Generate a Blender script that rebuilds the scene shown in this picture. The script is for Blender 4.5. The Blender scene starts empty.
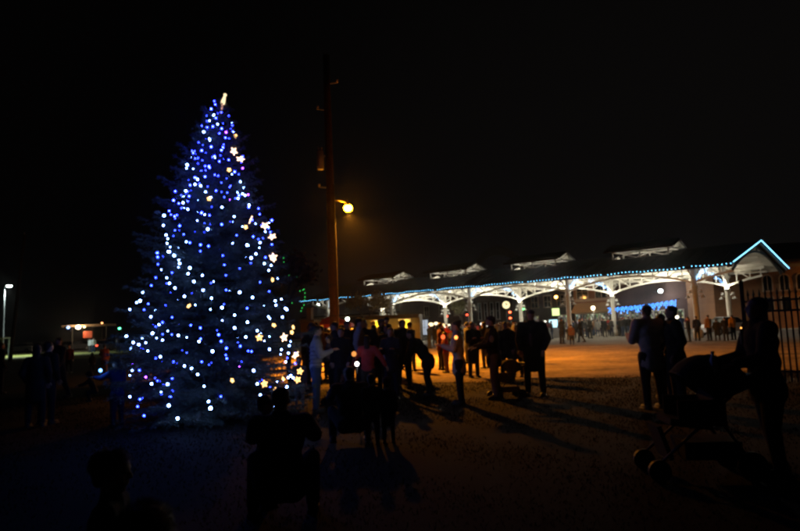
import bpy, bmesh, math, random
import numpy as np
from mathutils import Vector, Matrix, Euler

random.seed(7)
RNG = np.random.default_rng(11)
R = math.radians
PI = math.pi
SC = bpy.context.scene
COL = SC.collection

# ------------------------------------------------------------------ camera
FPX, CX, CY, CAM_H = 610.0, 400.0, 265.5, 1.55
PITCH, ROLL = math.atan(62.5 / FPX), math.atan(0.038)
cam_d = bpy.data.cameras.new('camera')
cam_d.sensor_width = 36.0
cam_d.lens = 36.0 * FPX / 800.0
cam_d.clip_start, cam_d.clip_end = 0.05, 3000
cam_d.dof.use_dof = True
cam_d.dof.focus_distance = 13.0
cam_d.dof.aperture_fstop = 4.0
cam = bpy.data.objects.new('camera', cam_d)
COL.objects.link(cam)
CAM_M = Matrix.Rotation(PI / 2 + PITCH, 3, 'X') @ Matrix.Rotation(-ROLL, 3, 'Z')
cam.matrix_world = Matrix.Translation((0, 0, CAM_H)) @ CAM_M.to_4x4()
SC.camera = cam

# ------------------------------------------------------------------ world: night sky with a faint town glow
w = bpy.data.worlds.new('World'); SC.world = w; w.use_nodes = True
nt = w.node_tree; nt.nodes.clear()
wo = nt.nodes.new('ShaderNodeOutputWorld')
sky = nt.nodes.new('ShaderNodeTexSky'); sky.sky_type = 'NISHITA'; sky.sun_disc = False
sky.sun_elevation = R(-6); sky.sun_rotation = R(250)
b1 = nt.nodes.new('ShaderNodeBackground'); b1.inputs[1].default_value = 0.002
b2 = nt.nodes.new('ShaderNodeBackground'); b2.inputs[0].default_value = (1, 0.88, 0.84, 1)
# town glow: brighter low over the town, fading towards the zenith and away from it
tcw = nt.nodes.new('ShaderNodeTexCoord'); dp = nt.nodes.new('ShaderNodeVectorMath'); dp.operation = 'DOT_PRODUCT'
dp.inputs[1].default_value = (0.46, 0.88, -0.12)
mrw = nt.nodes.new('ShaderNodeMapRange'); mrw.interpolation_type = 'SMOOTHSTEP'
mrw.inputs[1].default_value = 0.55; mrw.inputs[2].default_value = 1.0; mrw.inputs[3].default_value = 0.0007; mrw.inputs[4].default_value = 0.0028
nt.links.new(tcw.outputs['Generated'], dp.inputs[0]); nt.links.new(dp.outputs['Value'], mrw.inputs[0]); nt.links.new(mrw.outputs[0], b2.inputs[1])
ad = nt.nodes.new('ShaderNodeAddShader')
nt.links.new(sky.outputs[0], b1.inputs[0]); nt.links.new(b1.outputs[0], ad.inputs[0])
nt.links.new(b2.outputs[0], ad.inputs[1]); nt.links.new(ad.outputs[0], wo.inputs[0])

SC.view_settings.view_transform = 'Standard'
SC.view_settings.look = 'None'
SC.view_settings.gamma = 1.0
SC.view_settings.exposure = 0.0
SC.render.engine = 'CYCLES'
SC.cycles.use_denoising = True
SC.cycles.pixel_filter_type = 'BLACKMAN_HARRIS'
SC.cycles.filter_width = 2.6
SC.cycles.max_bounces = 5
SC.cycles.diffuse_bounces = 3
SC.cycles.glossy_bounces = 2
SC.cycles.transmission_bounces = 4
SC.cycles.caustics_reflective = False
SC.cycles.caustics_refractive = False


def horizon(px):
    return 328.0 - 0.038 * (px - 400.0)


def ray(px, py):
    d = CAM_M @ Vector(((px - CX) / FPX, -(py - CY) / FPX, -1.0))
    return d


def at(px, py, Y):
    d = ray(px, py)
    return Vector((0, 0, CAM_H)) + d * (Y / d.y)


def ground_at(px, py):
    d = ray(px, py)
    return Vector((0, 0, CAM_H)) + d * (-CAM_H / d.z)


def xg(px, Y):
    """ground point under pixel column px (taken at the horizon) at depth Y"""
    p = at(px, horizon(px), Y)
    return Vector((p.x, p.y, 0))


# ------------------------------------------------------------------ materials
MATS = {}


def mat(name, col, rough=0.7, metal=0.0, noise=0.0, nscale=8.0, bump=0.0, bscale=60.0, spec=0.4, emit=None, estr=0.0, col2=None):
    if name in MATS:
        return MATS[name]
    m = bpy.data.materials.new(name); m.use_nodes = True
    t = m.node_tree; bs = t.nodes['Principled BSDF']
    bs.inputs['Base Color'].default_value = (*col, 1)
    bs.inputs['Roughness'].default_value = rough
    bs.inputs['Metallic'].default_value = metal
    bs.inputs['Specular IOR Level'].default_value = spec
    if emit:
        bs.inputs['Emission Color'].default_value = (*emit, 1)
        bs.inputs['Emission Strength'].default_value = estr
    if noise > 0 or col2:
        tc = t.nodes.new('ShaderNodeTexCoord')
        nz = t.nodes.new('ShaderNodeTexNoise'); nz.inputs['Scale'].default_value = nscale
        nz.inputs['Detail'].default_value = 6; nz.inputs['Roughness'].default_value = 0.65
        t.links.new(tc.outputs['Object'], nz.inputs['Vector'])
        mr = t.nodes.new('ShaderNodeMapRange'); mr.inputs[1].default_value = 0.3; mr.inputs[2].default_value = 0.7
        t.links.new(nz.outputs['Fac'], mr.inputs[0])
        mx = t.nodes.new('ShaderNodeMix'); mx.data_type = 'RGBA'
        c2 = col2 or tuple(c * (1 - noise) for c in col)
        mx.inputs[6].default_value = (*col, 1); mx.inputs[7].default_value = (*c2, 1)
        t.links.new(mr.outputs[0], mx.inputs[0])
        t.links.new(mx.outputs[2], bs.inputs['Base Color'])
    if bump > 0:
        tc2 = t.nodes.new('ShaderNodeTexCoord')
        n2 = t.nodes.new('ShaderNodeTexNoise'); n2.inputs['Scale'].default_value = bscale; n2.inputs['Detail'].default_value = 5
        t.links.new(tc2.outputs['Object'], n2.inputs['Vector'])
        bp = t.nodes.new('ShaderNodeBump'); bp.inputs['Strength'].default_value = bump; bp.inputs['Distance'].default_value = 0.02
        t.links.new(n2.outputs['Fac'], bp.inputs['Height']); t.links.new(bp.outputs[0], bs.inputs['Normal'])
    MATS[name] = m
    return m


def glow(name, col, strength):
    if name in MATS:
        return MATS[name]
    m = bpy.data.materials.new(name); m.use_nodes = True
    t = m.node_tree; t.nodes.clear()
    e = t.nodes.new('ShaderNodeEmission'); e.inputs[0].default_value = (*col, 1); e.inputs[1].default_value = strength
    o = t.nodes.new('ShaderNodeOutputMaterial'); t.links.new(e.outputs[0], o.inputs[0])
    MATS[name] = m
    return m


def cloth(col):
    return mat('cloth_%.3f_%.3f_%.3f' % col, col, 0.9, noise=0.25, nscale=14, bump=0.5, bscale=35, spec=0.2)


def brick_mat(name, c1, c2, mortar, scale=1.0):
    if name in MATS:
        return MATS[name]
    m = bpy.data.materials.new(name); m.use_nodes = True
    t = m.node_tree; bs = t.nodes['Principled BSDF']; bs.inputs['Roughness'].default_value = 0.9
    tc = t.nodes.new('ShaderNodeTexCoord'); mp = t.nodes.new('ShaderNodeMapping')
    mp.inputs['Rotation'].default_value = (PI / 2, 0, 0)
    br = t.nodes.new('ShaderNodeTexBrick'); br.inputs['Scale'].default_value = 2.2 * scale
    br.inputs['Color1'].default_value = (*c1, 1); br.inputs['Color2'].default_value = (*c2, 1); br.inputs['Mortar'].default_value = (*mortar, 1)
    nz = t.nodes.new('ShaderNodeTexNoise'); nz.inputs['Scale'].default_value = 0.6; nz.inputs['Detail'].default_value = 5
    mx = t.nodes.new('ShaderNodeMix'); mx.data_type = 'RGBA'; mx.blend_type = 'MULTIPLY'; mx.inputs[0].default_value = 0.6
    t.links.new(tc.outputs['Object'], mp.inputs[0]); t.links.new(mp.outputs[0], br.inputs['Vector'])
    t.links.new(tc.outputs['Object'], nz.inputs['Vector'])
    t.links.new(br.outputs['Color'], mx.inputs[6]); t.links.new(nz.outputs['Fac'], mx.inputs[7])
    t.links.new(mx.outputs[2], bs.inputs['Base Color'])
    MATS[name] = m
    return m


# ------------------------------------------------------------------ mesh helpers
def ico(sub):
    bm = bmesh.new(); bmesh.ops.create_icosphere(bm, subdivisions=sub, radius=1.0)
    bm.verts.ensure_lookup_table()
    v = [tuple(x.co) for x in bm.verts]; f = [tuple(y.index for y in x.verts) for x in bm.faces]
    bm.free(); return v, f


ICO = {1: ico(1), 2: ico(2), 3: ico(3)}


def frame_from(d):
    d = Vector(d).normalized()
    a = Vector((0, 0, 1)) if abs(d.z) < 0.9 else Vector((1, 0, 0))
    x = a.cross(d).normalized(); y = d.cross(x)
    return x, y, d


class MB:
    def __init__(self):
        self.v = []; self.f = []; self.smooth = False

    def add(self, vs, fs):
        n = len(self.v); self.v.extend(vs); self.f.extend(tuple(i + n for i in f) for f in fs); return self

    def box(self, c, s, rot=None):
        hx, hy, hz = s[0] / 2, s[1] / 2, s[2] / 2
        vs = [Vector((x, y, z)) for z in (-hz, hz) for y in (-hy, hy) for x in (-hx, hx)]
        if rot is not None:
            m = rot if isinstance(rot, Matrix) else Euler(rot).to_matrix()
            vs = [m @ v for v in vs]
        c = Vector(c)
        return self.add([tuple(v + c) for v in vs], [(0, 2, 3, 1), (4, 5, 7, 6), (0, 1, 5, 4), (2, 6, 7, 3), (0, 4, 6, 2), (1, 3, 7, 5)])

    def bar(self, a, b, w, h=None):
        """rectangular bar between two points"""
        a = Vector(a); b = Vector(b); x, y, d = frame_from(b - a); h = h or w
        vs = []
        for p in (a, b):
            for sx, sy in ((-1, -1), (1, -1), (1, 1), (-1, 1)):
                vs.append(tuple(p + x * sx * w / 2 + y * sy * h / 2))
        return self.add(vs, [(3, 2, 1, 0), (4, 5, 6, 7), (0, 1, 5, 4), (1, 2, 6, 5), (2, 3, 7, 6), (3, 0, 4, 7)])

    def cone(self, a, b, r0, r1, n=8, caps=True):
        a = Vector(a); b = Vector(b); x, y, d = frame_from(b - a)
        vs = []
        for p, r in ((a, r0), (b, r1)):
            for i in range(n):
                t = 2 * PI * i / n
                vs.append(tuple(p + x * math.cos(t) * r + y * math.sin(t) * r))
        fs = [(i, (i + 1) % n, n + (i + 1) % n, n + i) for i in range(n)]
        if caps:
            fs += [tuple(range(n - 1, -1, -1)), tuple(range(n, 2 * n))]
        return self.add(vs, fs)

    def tube(self, pts, r, n=6):
        pts = [Vector(p) for p in pts]; rs = r if isinstance(r, (list, tuple)) else [r] * len(pts)
        vs = []
        for i, p in enumerate(pts):
            d = (pts[min(i + 1, len(pts) - 1)] - pts[max(i - 1, 0)])
            if d.length < 1e-9:
                d = Vector((0, 0, 1))
            x, y, _ = frame_from(d)
            for k in range(n):
                t = 2 * PI * k / n
                vs.append(tuple(p + (x * math.cos(t) + y * math.sin(t)) * rs[i]))
        fs = []
        for i in range(len(pts) - 1):
            for k in range(n):
                fs.append((i * n + k, i * n + (k + 1) % n, (i + 1) * n + (k + 1) % n, (i + 1) * n + k))
        fs += [tuple(range(n - 1, -1, -1)), tuple(range((len(pts) - 1) * n, len(pts) * n))]
        return self.add(vs, fs)

    def ell(self, c, r, rot=None, sub=2):
        v, f = ICO[sub]; c = Vector(c)
        if not isinstance(r, (tuple, list)):
            r = (r, r, r)
        m = None
        if rot is not None:
            m = rot if isinstance(rot, Matrix) else Euler(rot).to_matrix()
        vs = []
        for p in v:
            q = Vector((p[0] * r[0], p[1] * r[1], p[2] * r[2]))
            if m is not None:
                q = m @ q
            vs.append(tuple(q + c))
        return self.add(vs, f)

    def cap(self, a, b, r0, r1=None, sub=2):
        r1 = r0 if r1 is None else r1
        self.ell(a, r0, sub=sub); self.ell(b, r1, sub=sub)
        if (Vector(b) - Vector(a)).length > 1e-6:
            self.cone(a, b, r0, r1, 10)
        return self

    def lathe(self, prof, n=16, c=(0, 0, 0)):
        vs = []
        for (r, z) in prof:
            for k in range(n):
                t = 2 * PI * k / n
                vs.append((c[0] + r * math.cos(t), c[1] + r * math.sin(t), c[2] + z))
        fs = [(i * n + k, i * n + (k + 1) % n, (i + 1) * n + (k + 1) % n, (i + 1) * n + k) for i in range(len(prof) - 1) for k in range(n)]
        return self.add(vs, fs)

    def prism(self, poly, d):
        """poly: list of 3D points (planar), extruded by vector d"""
        n = len(poly); d = Vector(d)
        vs = [tuple(Vector(p)) for p in poly] + [tuple(Vector(p) + d) for p in poly]
        fs = [tuple(range(n - 1, -1, -1)), tuple(range(n, 2 * n))] + [(i, (i + 1) % n, n + (i + 1) % n, n + i) for i in range(n)]
        return self.add(vs, fs)

    def mesh(self, name, m=None, smooth=False):
        me = bpy.data.meshes.new(name); me.from_pydata([tuple(p) for p in self.v], [], self.f); me.update()
        if m:
            me.materials.append(m)
        if smooth:
            me.polygons.foreach_set('use_smooth', [True] * len(me.polygons))
        return me

    def build(self, name, m, parent=None, loc=None, smooth=False, rot=None):
        return link(name, self.mesh(name, m, smooth), parent, loc, rot)


def link(name, data, parent=None, loc=None, rot=None, m=None):
    o = bpy.data.objects.new(name, data); COL.objects.link(o)
    if parent:
        o.parent = parent
    if loc is not None:
        o.location = loc
    if rot is not None:
        o.rotation_euler = rot
    if m:
        o.material_slots[0].link = 'OBJECT'; o.material_slots[0].material = m
    return o


def tag(o, label=None, cat=None, group=None, kind=None):
    if label: o['label'] = label
    if cat: o['category'] = cat
    if group: o['group'] = group
    if kind: o['kind'] = kind
    return o


def thing(name, label, cat, loc=(0, 0, 0), rz=0.0, group=None):
    o = bpy.data.objects.new(name, None); COL.objects.link(o)
    o.location = loc; o.rotation_euler = (0, 0, rz); o.empty_display_size = 0.2
    return tag(o, label, cat, group)


def np_mesh(name, verts, tris, m=None, quads=False):
    me = bpy.data.meshes.new(name)
    k = 4 if quads else 3
    verts = np.asarray(verts, dtype=np.float32); tris = np.asarray(tris, dtype=np.int32)
    me.vertices.add(len(verts)); me.vertices.foreach_set('co', verts.ravel())
    me.loops.add(tris.size); me.loops.foreach_set('vertex_index', tris.ravel())
    me.polygons.add(len(tris)); me.polygons.foreach_set('loop_start', np.arange(0, tris.size, k, dtype=np.int32))
    me.update(calc_edges=True); me.validate()
    if m:
        me.materials.append(m)
    return me


def remesh(mb, name, vox, m, smooth_it=4, smooth_f=0.5):
    """fuse overlapping shapes into one continuous skin"""
    tmp = bpy.data.objects.new('tmp', mb.mesh('tmp')); COL.objects.link(tmp)
    rm = tmp.modifiers.new('r', 'REMESH'); rm.mode = 'VOXEL'; rm.voxel_size = vox; rm.use_smooth_shade = True
    if smooth_it:
        sm = tmp.modifiers.new('s', 'SMOOTH'); sm.factor = smooth_f; sm.iterations = smooth_it
    dg = bpy.context.evaluated_depsgraph_get()
    me = bpy.data.meshes.new_from_object(tmp.evaluated_get(dg))
    me.name = name; me.materials.clear()
    if m:
        me.materials.append(m)
    old = tmp.data
    bpy.data.objects.remove(tmp); bpy.data.meshes.remove(old)
    return me


def lamp(name, kind, loc, power, col, parent=None, size=0.1, rot=None, spot=None, blend=0.5):
    d = bpy.data.lights.new(name, kind); d.energy = power; d.color = col
    if kind in ('POINT', 'SPOT'):
        d.shadow_soft_size = size
    if kind == 'SPOT':
        d.spot_size = spot; d.spot_blend = blend
    o = bpy.data.objects.new(name, d); COL.objects.link(o); o.location = loc
    if rot:
        o.rotation_euler = rot
    if parent:
        o.parent = parent
    return o


# ------------------------------------------------------------------ shared colours
M_CREAM = mat('cream_paint', (0.62, 0.60, 0.53), 0.5, noise=0.12, nscale=3)
M_DECK = mat('roof_deck_paint', (0.55, 0.53, 0.46), 0.65, noise=0.15, nscale=1.5)
M_ROOF = mat('dark_roof_metal', (0.025, 0.025, 0.027), 0.85, noise=0.2, spec=0.15)
M_DARKMETAL = mat('dark_metal', (0.012, 0.012, 0.013), 0.6, spec=0.3)
M_GREYMETAL = mat('grey_metal', (0.28, 0.28, 0.29), 0.45, metal=0.7, noise=0.15)
M_BLACK = mat('black_plastic', (0.015, 0.015, 0.016), 0.5)
M_WOOD = mat('pole_wood', (0.16, 0.095, 0.055), 0.9, noise=0.45, nscale=9, bump=0.6, bscale=40)
M_SKIN = mat('skin_fair', (0.50, 0.30, 0.21), 0.55, noise=0.12, nscale=25)
M_SKIN2 = mat('skin_tan', (0.34, 0.19, 0.12), 0.55, noise=0.12, nscale=25)
M_GLASS = mat('dark_glass', (0.012, 0.014, 0.018), 0.12, spec=0.6)
M_CONC = mat('concrete', (0.36, 0.35, 0.32), 0.9, noise=0.25, nscale=0.6, bump=0.3, bscale=25)


# ------------------------------------------------------------------ ground sheets
def ground_mat(name, c1, c2, sc1, c3=None, bump=0.6, bs=14, dist=0.05, rough=0.95):
    m = bpy.data.materials.new(name); m.use_nodes = True
    t = m.node_tree; b = t.nodes['Principled BSDF']; b.inputs['Roughness'].default_value = rough
    b.inputs['Specular IOR Level'].default_value = 0.15
    tc = t.nodes.new('ShaderNodeTexCoord')
    n1 = t.nodes.new('ShaderNodeTexNoise'); n1.inputs['Scale'].default_value = sc1; n1.inputs['Detail'].default_value = 8; n1.inputs['Roughness'].default_value = 0.7
    n2 = t.nodes.new('ShaderNodeTexNoise'); n2.inputs['Scale'].default_value = bs; n2.inputs['Detail'].default_value = 6
    r = t.nodes.new('ShaderNodeValToRGB'); e = r.color_ramp.elements
    e[0].position = 0.36; e[0].color = (*c1, 1); e[1].position = 0.62; e[1].color = (*c2, 1)
    if c3:
        k = e.new(0.72); k.color = (*c3, 1)
    bp = t.nodes.new('ShaderNodeBump'); bp.inputs['Strength'].default_value = bump; bp.inputs['Distance'].default_value = dist
    t.links.new(tc.outputs['Object'], n1.inputs['Vector']); t.links.new(tc.outputs['Object'], n2.inputs['Vector'])
    mx = t.nodes.new('ShaderNodeMix'); mx.data_type = 'RGBA'; mx.blend_type = 'MULTIPLY'; mx.inputs[0].default_value = 0.7
    t.links.new(n1.outputs['Fac'], r.inputs[0]); t.links.new(r.outputs[0], mx.inputs[6])
    mr = t.nodes.new('ShaderNodeMapRange'); mr.inputs[1].default_value = 0.3; mr.inputs[2].default_value = 0.65; mr.inputs[3].default_value = 0.35
    t.links.new(n2.outputs['Fac'], mr.inputs[0]); t.links.new(mr.outputs[0], mx.inputs[7])
    t.links.new(mx.outputs[2], b.inputs['Base Color'])
    t.links.new(n2.outputs['Fac'], bp.inputs['Height']); t.links.new(bp.outputs[0], b.inputs['Normal'])
    return m


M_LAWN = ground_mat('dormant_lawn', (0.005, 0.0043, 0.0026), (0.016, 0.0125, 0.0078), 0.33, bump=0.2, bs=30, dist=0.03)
M_GRAVEL = ground_mat('packed_gravel', (0.12, 0.09, 0.06), (0.34, 0.26, 0.175), 0.5, (0.19, 0.145, 0.10), bump=1.0, bs=5, dist=0.09)
M_PLAZA = ground_mat('plaza_concrete', (0.20, 0.19, 0.18), (0.27, 0.26, 0.24), 0.15, bump=0.2, bs=8, dist=0.01)
M_ASPH = ground_mat('asphalt', (0.04, 0.04, 0.042), (0.06, 0.06, 0.06), 0.3, bump=0.4, bs=20, dist=0.01)
M_STRIP = ground_mat('green_lawn', (0.11, 0.13, 0.035), (0.16, 0.16, 0.045), 0.2, bump=0.6, bs=6)

# pavilion frame: local x runs along the building towards its near end, local y away from the camera
TH = math.atan2(700.0, FPX)
UX, UY = math.sin(TH), -math.cos(TH)        # local +x
VX, VY = math.cos(TH), math.sin(TH)         # local +y
PROT = math.atan2(UY, UX)


def W(x, y, z=0.0):
    return Vector((UX * x + VX * y, UY * x + VY * y, z))


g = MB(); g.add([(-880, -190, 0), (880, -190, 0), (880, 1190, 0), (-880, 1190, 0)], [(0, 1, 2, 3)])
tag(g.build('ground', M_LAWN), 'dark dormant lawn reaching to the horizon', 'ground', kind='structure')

# gravel lot with a ragged near edge
pts = []
rr = random.Random(3)
n = 120
for i in range(n + 1):
    x = -9 + 53 * i / n
    y = 16.9 + 0.35 * math.sin(x * 0.55) + 0.25 * math.sin(x * 1.7 + 1) + rr.uniform(-0.22, 0.22) + max(0, -4 - x) * 0.8
    pts.append((x, y, 0.004))
pts += [(60, 40, 0.004), (20, 60, 0.004), (-12, 60, 0.004), (-12, 30, 0.004)]
g = MB(); g.add(pts, [tuple(range(len(pts)))])
tag(g.build('gravel_lot', M_GRAVEL), 'packed gravel lot lit orange by the street lamp', 'ground', kind='structure')
g = MB(); g.add([tuple(W(x, y, 0.008)) for x, y in ((-75, 38), (12, 38), (12, 68), (-75, 68))], [(0, 1, 2, 3)])
tag(g.build('plaza_pavement', M_PLAZA), 'pale concrete plaza under the pavilion', 'pavement', kind='structure')
# street with a kerb behind the pavilion
g = MB(); g.add([tuple(W(x, y, 0.006)) for x, y in ((-120, 68.3), (60, 68.3), (60, 74.5), (-120, 74.5))], [(0, 1, 2, 3)])
tag(g.build('road', M_ASPH), 'dark asphalt street behind the pavilion', 'road', kind='structure')
g = MB(); g.box((-30, 68.15, 0.07), (180, 0.3, 0.14)); o = g.build('kerb', M_CONC, rot=(0, 0, PROT)); tag(o, 'concrete kerb between plaza and street', 'kerb', kind='structure')
g = MB(); g.box((-30, 76, 0.07), (180, 3.0, 0.14)); o = g.build('sidewalk', M_CONC, rot=(0, 0, PROT)); tag(o, 'concrete sidewalk in front of the shops', 'sidewalk', kind='structure')
# grass strip at the far left under the white lamp, and the street behind it
g = MB(); g.add([(-95, 52, 0.004), (-17, 52, 0.004), (-19, 76, 0.004), (-95, 92, 0.004)], [(0, 1, 2, 3)])
tag(g.build('grass_verge', M_STRIP), 'short green verge under the white street lamp at far left', 'grass', kind='structure')
g = MB(); g.add([(-140, 97, 0.004), (-20, 78, 0.004), (-24, 92, 0.004), (-140, 112, 0.004)], [(0, 1, 2, 3)])
tag(g.build('side_road', M_ASPH), 'asphalt side road with parked cars at far left', 'road', kind='structure')

# ------------------------------------------------------------------ pavilion
PCX, PCY = -33.4, 52.65
pav = thing('market_pavilion', 'long open market pavilion with white arched trusses and dark gabled roof', 'pavilion', W(PCX, PCY), PROT)
ZE, ZR, HW, XE = 5.07, 6.97, 6.0, 23.1
SL = (ZR - ZE) / HW


def xend(y):
    """the near end of the roof is cut slightly on the skew"""
    return XE + 0.117 * (y + HW)


def zroof(y):
    return ZR - abs(y) * SL


colx = [20.2, 10.2, 0.2, -9.8, -19.8]
cb = MB()
cb.lathe([(0.0, 0), (0.34, 0), (0.34, 0.55), (0.27, 0.62), (0.20, 0.66), (0.19, 3.6), (0.24, 3.66), (0.24, 3.8), (0.19, 3.86), (0.18, 5.3), (0, 5.3)], 14)
col_me = cb.mesh('column', M_CREAM, True)
ZS = 4.05


def arch_z(t, crown=4.9, spring=ZS):
    return crown - (crown - spring) * (abs(t) ** 2)


truss_cache = {}


def bay_truss():
    """arched longitudinal truss over one 10 m bay, local x -5..5"""
    m = MB()
    n = 20
    arc = [(-5 + 10 * i / n, 0, arch_z(-1 + 2 * i / n)) for i in range(n + 1)]
    for a, b in zip(arc, arc[1:]):
        m.bar(a, b, 0.16, 0.15)
    m.bar((-5, 0, 5.36), (5, 0, 5.36), 0.16, 0.16)
    pan = [-4.2, -3.2, -2.1, -1.0, 0, 1.0, 2.1, 3.2, 4.2]
    for i, x in enumerate(pan):
        m.bar((x, 0, arch_z(x / 5) + 0.05), (x, 0, 5.3), 0.07)
        if i < len(pan) - 1:
            x2 = pan[i + 1]
            if x < 0:
                m.bar((x, 0, 5.3), (x2, 0, arch_z(x2 / 5) + 0.05), 0.06)
            else:
                m.bar((x, 0, arch_z(x / 5) + 0.05), (x2, 0, 5.3), 0.06)
    return m.mesh('arch_truss', M_CREAM)


def cross_truss():
    """arched transverse truss between the two column rows, local y"""
    m = MB(); n = 22
    arc = [(0, -4.7 + 9.4 * i / n, arch_z(-1 + 2 * i / n, 6.1)) for i in range(n + 1)]
    for a, b in zip(arc, arc[1:]):
        m.bar(a, b, 0.15, 0.14)
    for s in (-1, 1):
        m.bar((0, s * 5.95, zroof(5.95) - 0.22), (0, 0, ZR - 0.22), 0.14, 0.16)
        m.bar((0, s * 4.7, ZS + 0.25), (0, s * 5.8, zroof(5.8) - 0.26), 0.09)
        for y in (0.6, 1.6, 2.6, 3.5, 4.2):
            m.bar((0, s * y, arch_z(y / 4.7, 6.1)), (0, s * y, zroof(y) - 0.25), 0.06)
            y2 = y + 0.9
            if y2 < 4.7:
                m.bar((0, s * y, zroof(y) - 0.25), (0, s * y2, arch_z(y2 / 4.7, 6.1)), 0.055)
    return m.mesh('cross_truss', M_CREAM)


bt, ct = bay_truss(), cross_truss()
half = MB()
for i in range(8):
    a, b = i / 8 * 2.7, (i + 1) / 8 * 2.7
    half.bar((a, 0, arch_z(1 - a / 5) if a < 5 else 5, ), (b, 0, arch_z(1 - b / 5)), 0.16, 0.15)
half.bar((0, 0, 5.36), (2.8, 0, 5.36), 0.16, 0.16)
for x in (0.8, 1.8, 2.6):
    half.bar((x, 0, arch_z(1 - x / 5)), (x, 0, 5.3), 0.07)
half.bar((0.8, 0, 5.3), (1.8, 0, arch_z(1 - 1.8 / 5)), 0.06)
half_me = half.mesh('arch_truss', M_CREAM)
shade = MB(); shade.lathe([(0.02, 0.20), (0.06, 0.18), (0.08, 0.10), (0.22, 0.0), (0.20, 0.0), (0.06, 0.09)], 12)
shade_me = shade.mesh('lamp_shade', mat('shade_enamel', (0.55, 0.56, 0.53), 0.4), True)
bulb_me = MB().ell((0, 0, 0), 0.045, sub=2).mesh('bulb', glow('pav_bulb', (1.0, 0.9, 0.7), 6.0), True)
for x in colx:
    for y in (-4.7, 4.7):
        c = link('column', col_me, pav, (x, y, 0))
        br = MB()
        for zz in (2.95, 3.3):
            br.bar((-0.55, 0, zz + 0.2), (0.55, 0, zz + 0.2), 0.04)
        br.build('lamp_bracket', M_CREAM, c)
        for zz, ex in ((2.95, 0.52), (3.3, 0.36)):
            for s in (-1, 1):
                link('lamp_shade', shade_me, c, (s * ex, 0, zz))
                if zz < 3 and y > 0:
                    link('bulb', bulb_me, c, (s * ex, 0, zz + 0.045))
    link('cross_truss', ct, pav, (x, 0, 0))
for y in (-4.7, 4.7):
    for i in range(4):
        link('arch_truss', bt, pav, ((colx[i] + colx[i + 1]) / 2, y, 0))
    link('arch_truss', half_me, pav, (colx[0], y, 0))
    link('arch_truss', half_me, pav, (colx[-1], y, 0), (0, 0, PI))
# gable end frames
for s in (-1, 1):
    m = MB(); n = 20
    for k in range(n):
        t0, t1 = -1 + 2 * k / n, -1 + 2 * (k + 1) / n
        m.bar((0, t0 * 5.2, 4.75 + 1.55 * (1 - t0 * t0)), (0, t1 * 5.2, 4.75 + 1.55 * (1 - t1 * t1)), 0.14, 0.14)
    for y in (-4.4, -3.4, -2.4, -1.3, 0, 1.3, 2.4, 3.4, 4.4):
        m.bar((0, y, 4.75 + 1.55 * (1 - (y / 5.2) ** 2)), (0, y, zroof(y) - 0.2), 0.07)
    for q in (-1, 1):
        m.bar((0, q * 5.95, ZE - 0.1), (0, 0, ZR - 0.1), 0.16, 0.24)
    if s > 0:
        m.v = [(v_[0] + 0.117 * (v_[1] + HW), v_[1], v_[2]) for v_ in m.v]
    m.build('gable_frame', mat('backlit_shade_paint', (0.05, 0.045, 0.04), 0.7), pav, (s * (XE - 0.25), 0, 0))  # cream frames coloured near black to stand in for their backlit shade
# roof planes with openings below the cupolas
cupx = [15.2, 5.2, -4.8, -14.8]
OPW, OPL = 1.25, 2.3
for s in (-1, 1):
    def strip(m, x0, x1, ya, yb, zo, th):
        xa_, xb_ = (xend(s * ya), xend(s * yb)) if x1 == XE else (x1, x1)
        p = [(x0, s * ya, zroof(ya) + zo), (xa_, s * ya, zroof(ya) + zo), (xb_, s * yb, zroof(yb) + zo), (x0, s * yb, zroof(yb) + zo)]
        m.prism(p, (0, 0, th))
    top, und = MB(), MB()
    for m, zo, th in ((top, 0.06, 0.05), (und, -0.02, 0.07)):
        strip(m, -XE, XE, OPW, HW, zo, th)
        xs = [-XE] + sum([[c - OPL, c + OPL] for c in sorted(cupx)], []) + [XE]
        for i in range(0, len(xs), 2):
            strip(m, xs[i], xs[i + 1], 0.0, OPW - 0.002, zo, th)
    rf = top.build('roof_slope', M_ROOF, pav)
    k = XE
    seam = MB().bar((0, s * HW, zroof(HW) + 0.125), (0, s * (OPW + 0.02), zroof(OPW + 0.02) + 0.125), 0.04, 0.05).mesh('roof_seam', M_ROOF)
    xx = -XE + 0.4
    while xx < XE:
        link('roof_seam', seam, rf, (xx, 0, 0)); xx += 0.9
    und.build('roof_deck', M_DECK, pav)
    pu = MB().bar((-XE, 0, 0), (XE, 0, 0), 0.10, 0.16).mesh('purlin', M_CREAM)
    for y in (1.35, 2.4, 3.5, 4.6, 5.6):
        link('purlin', pu, pav, (0, s * y, zroof(y) - 0.11))
    MB().box((0, s * (HW + 0.05), ZE + 0.02), (2 * XE, 0.10, 0.26)).build('fascia', M_ROOF, pav)
    MB().tube([(-XE, s * (HW + 0.17), ZE), (XE, s * (HW + 0.17), ZE)], 0.07, 8).build('gutter', M_ROOF, pav)
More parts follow.
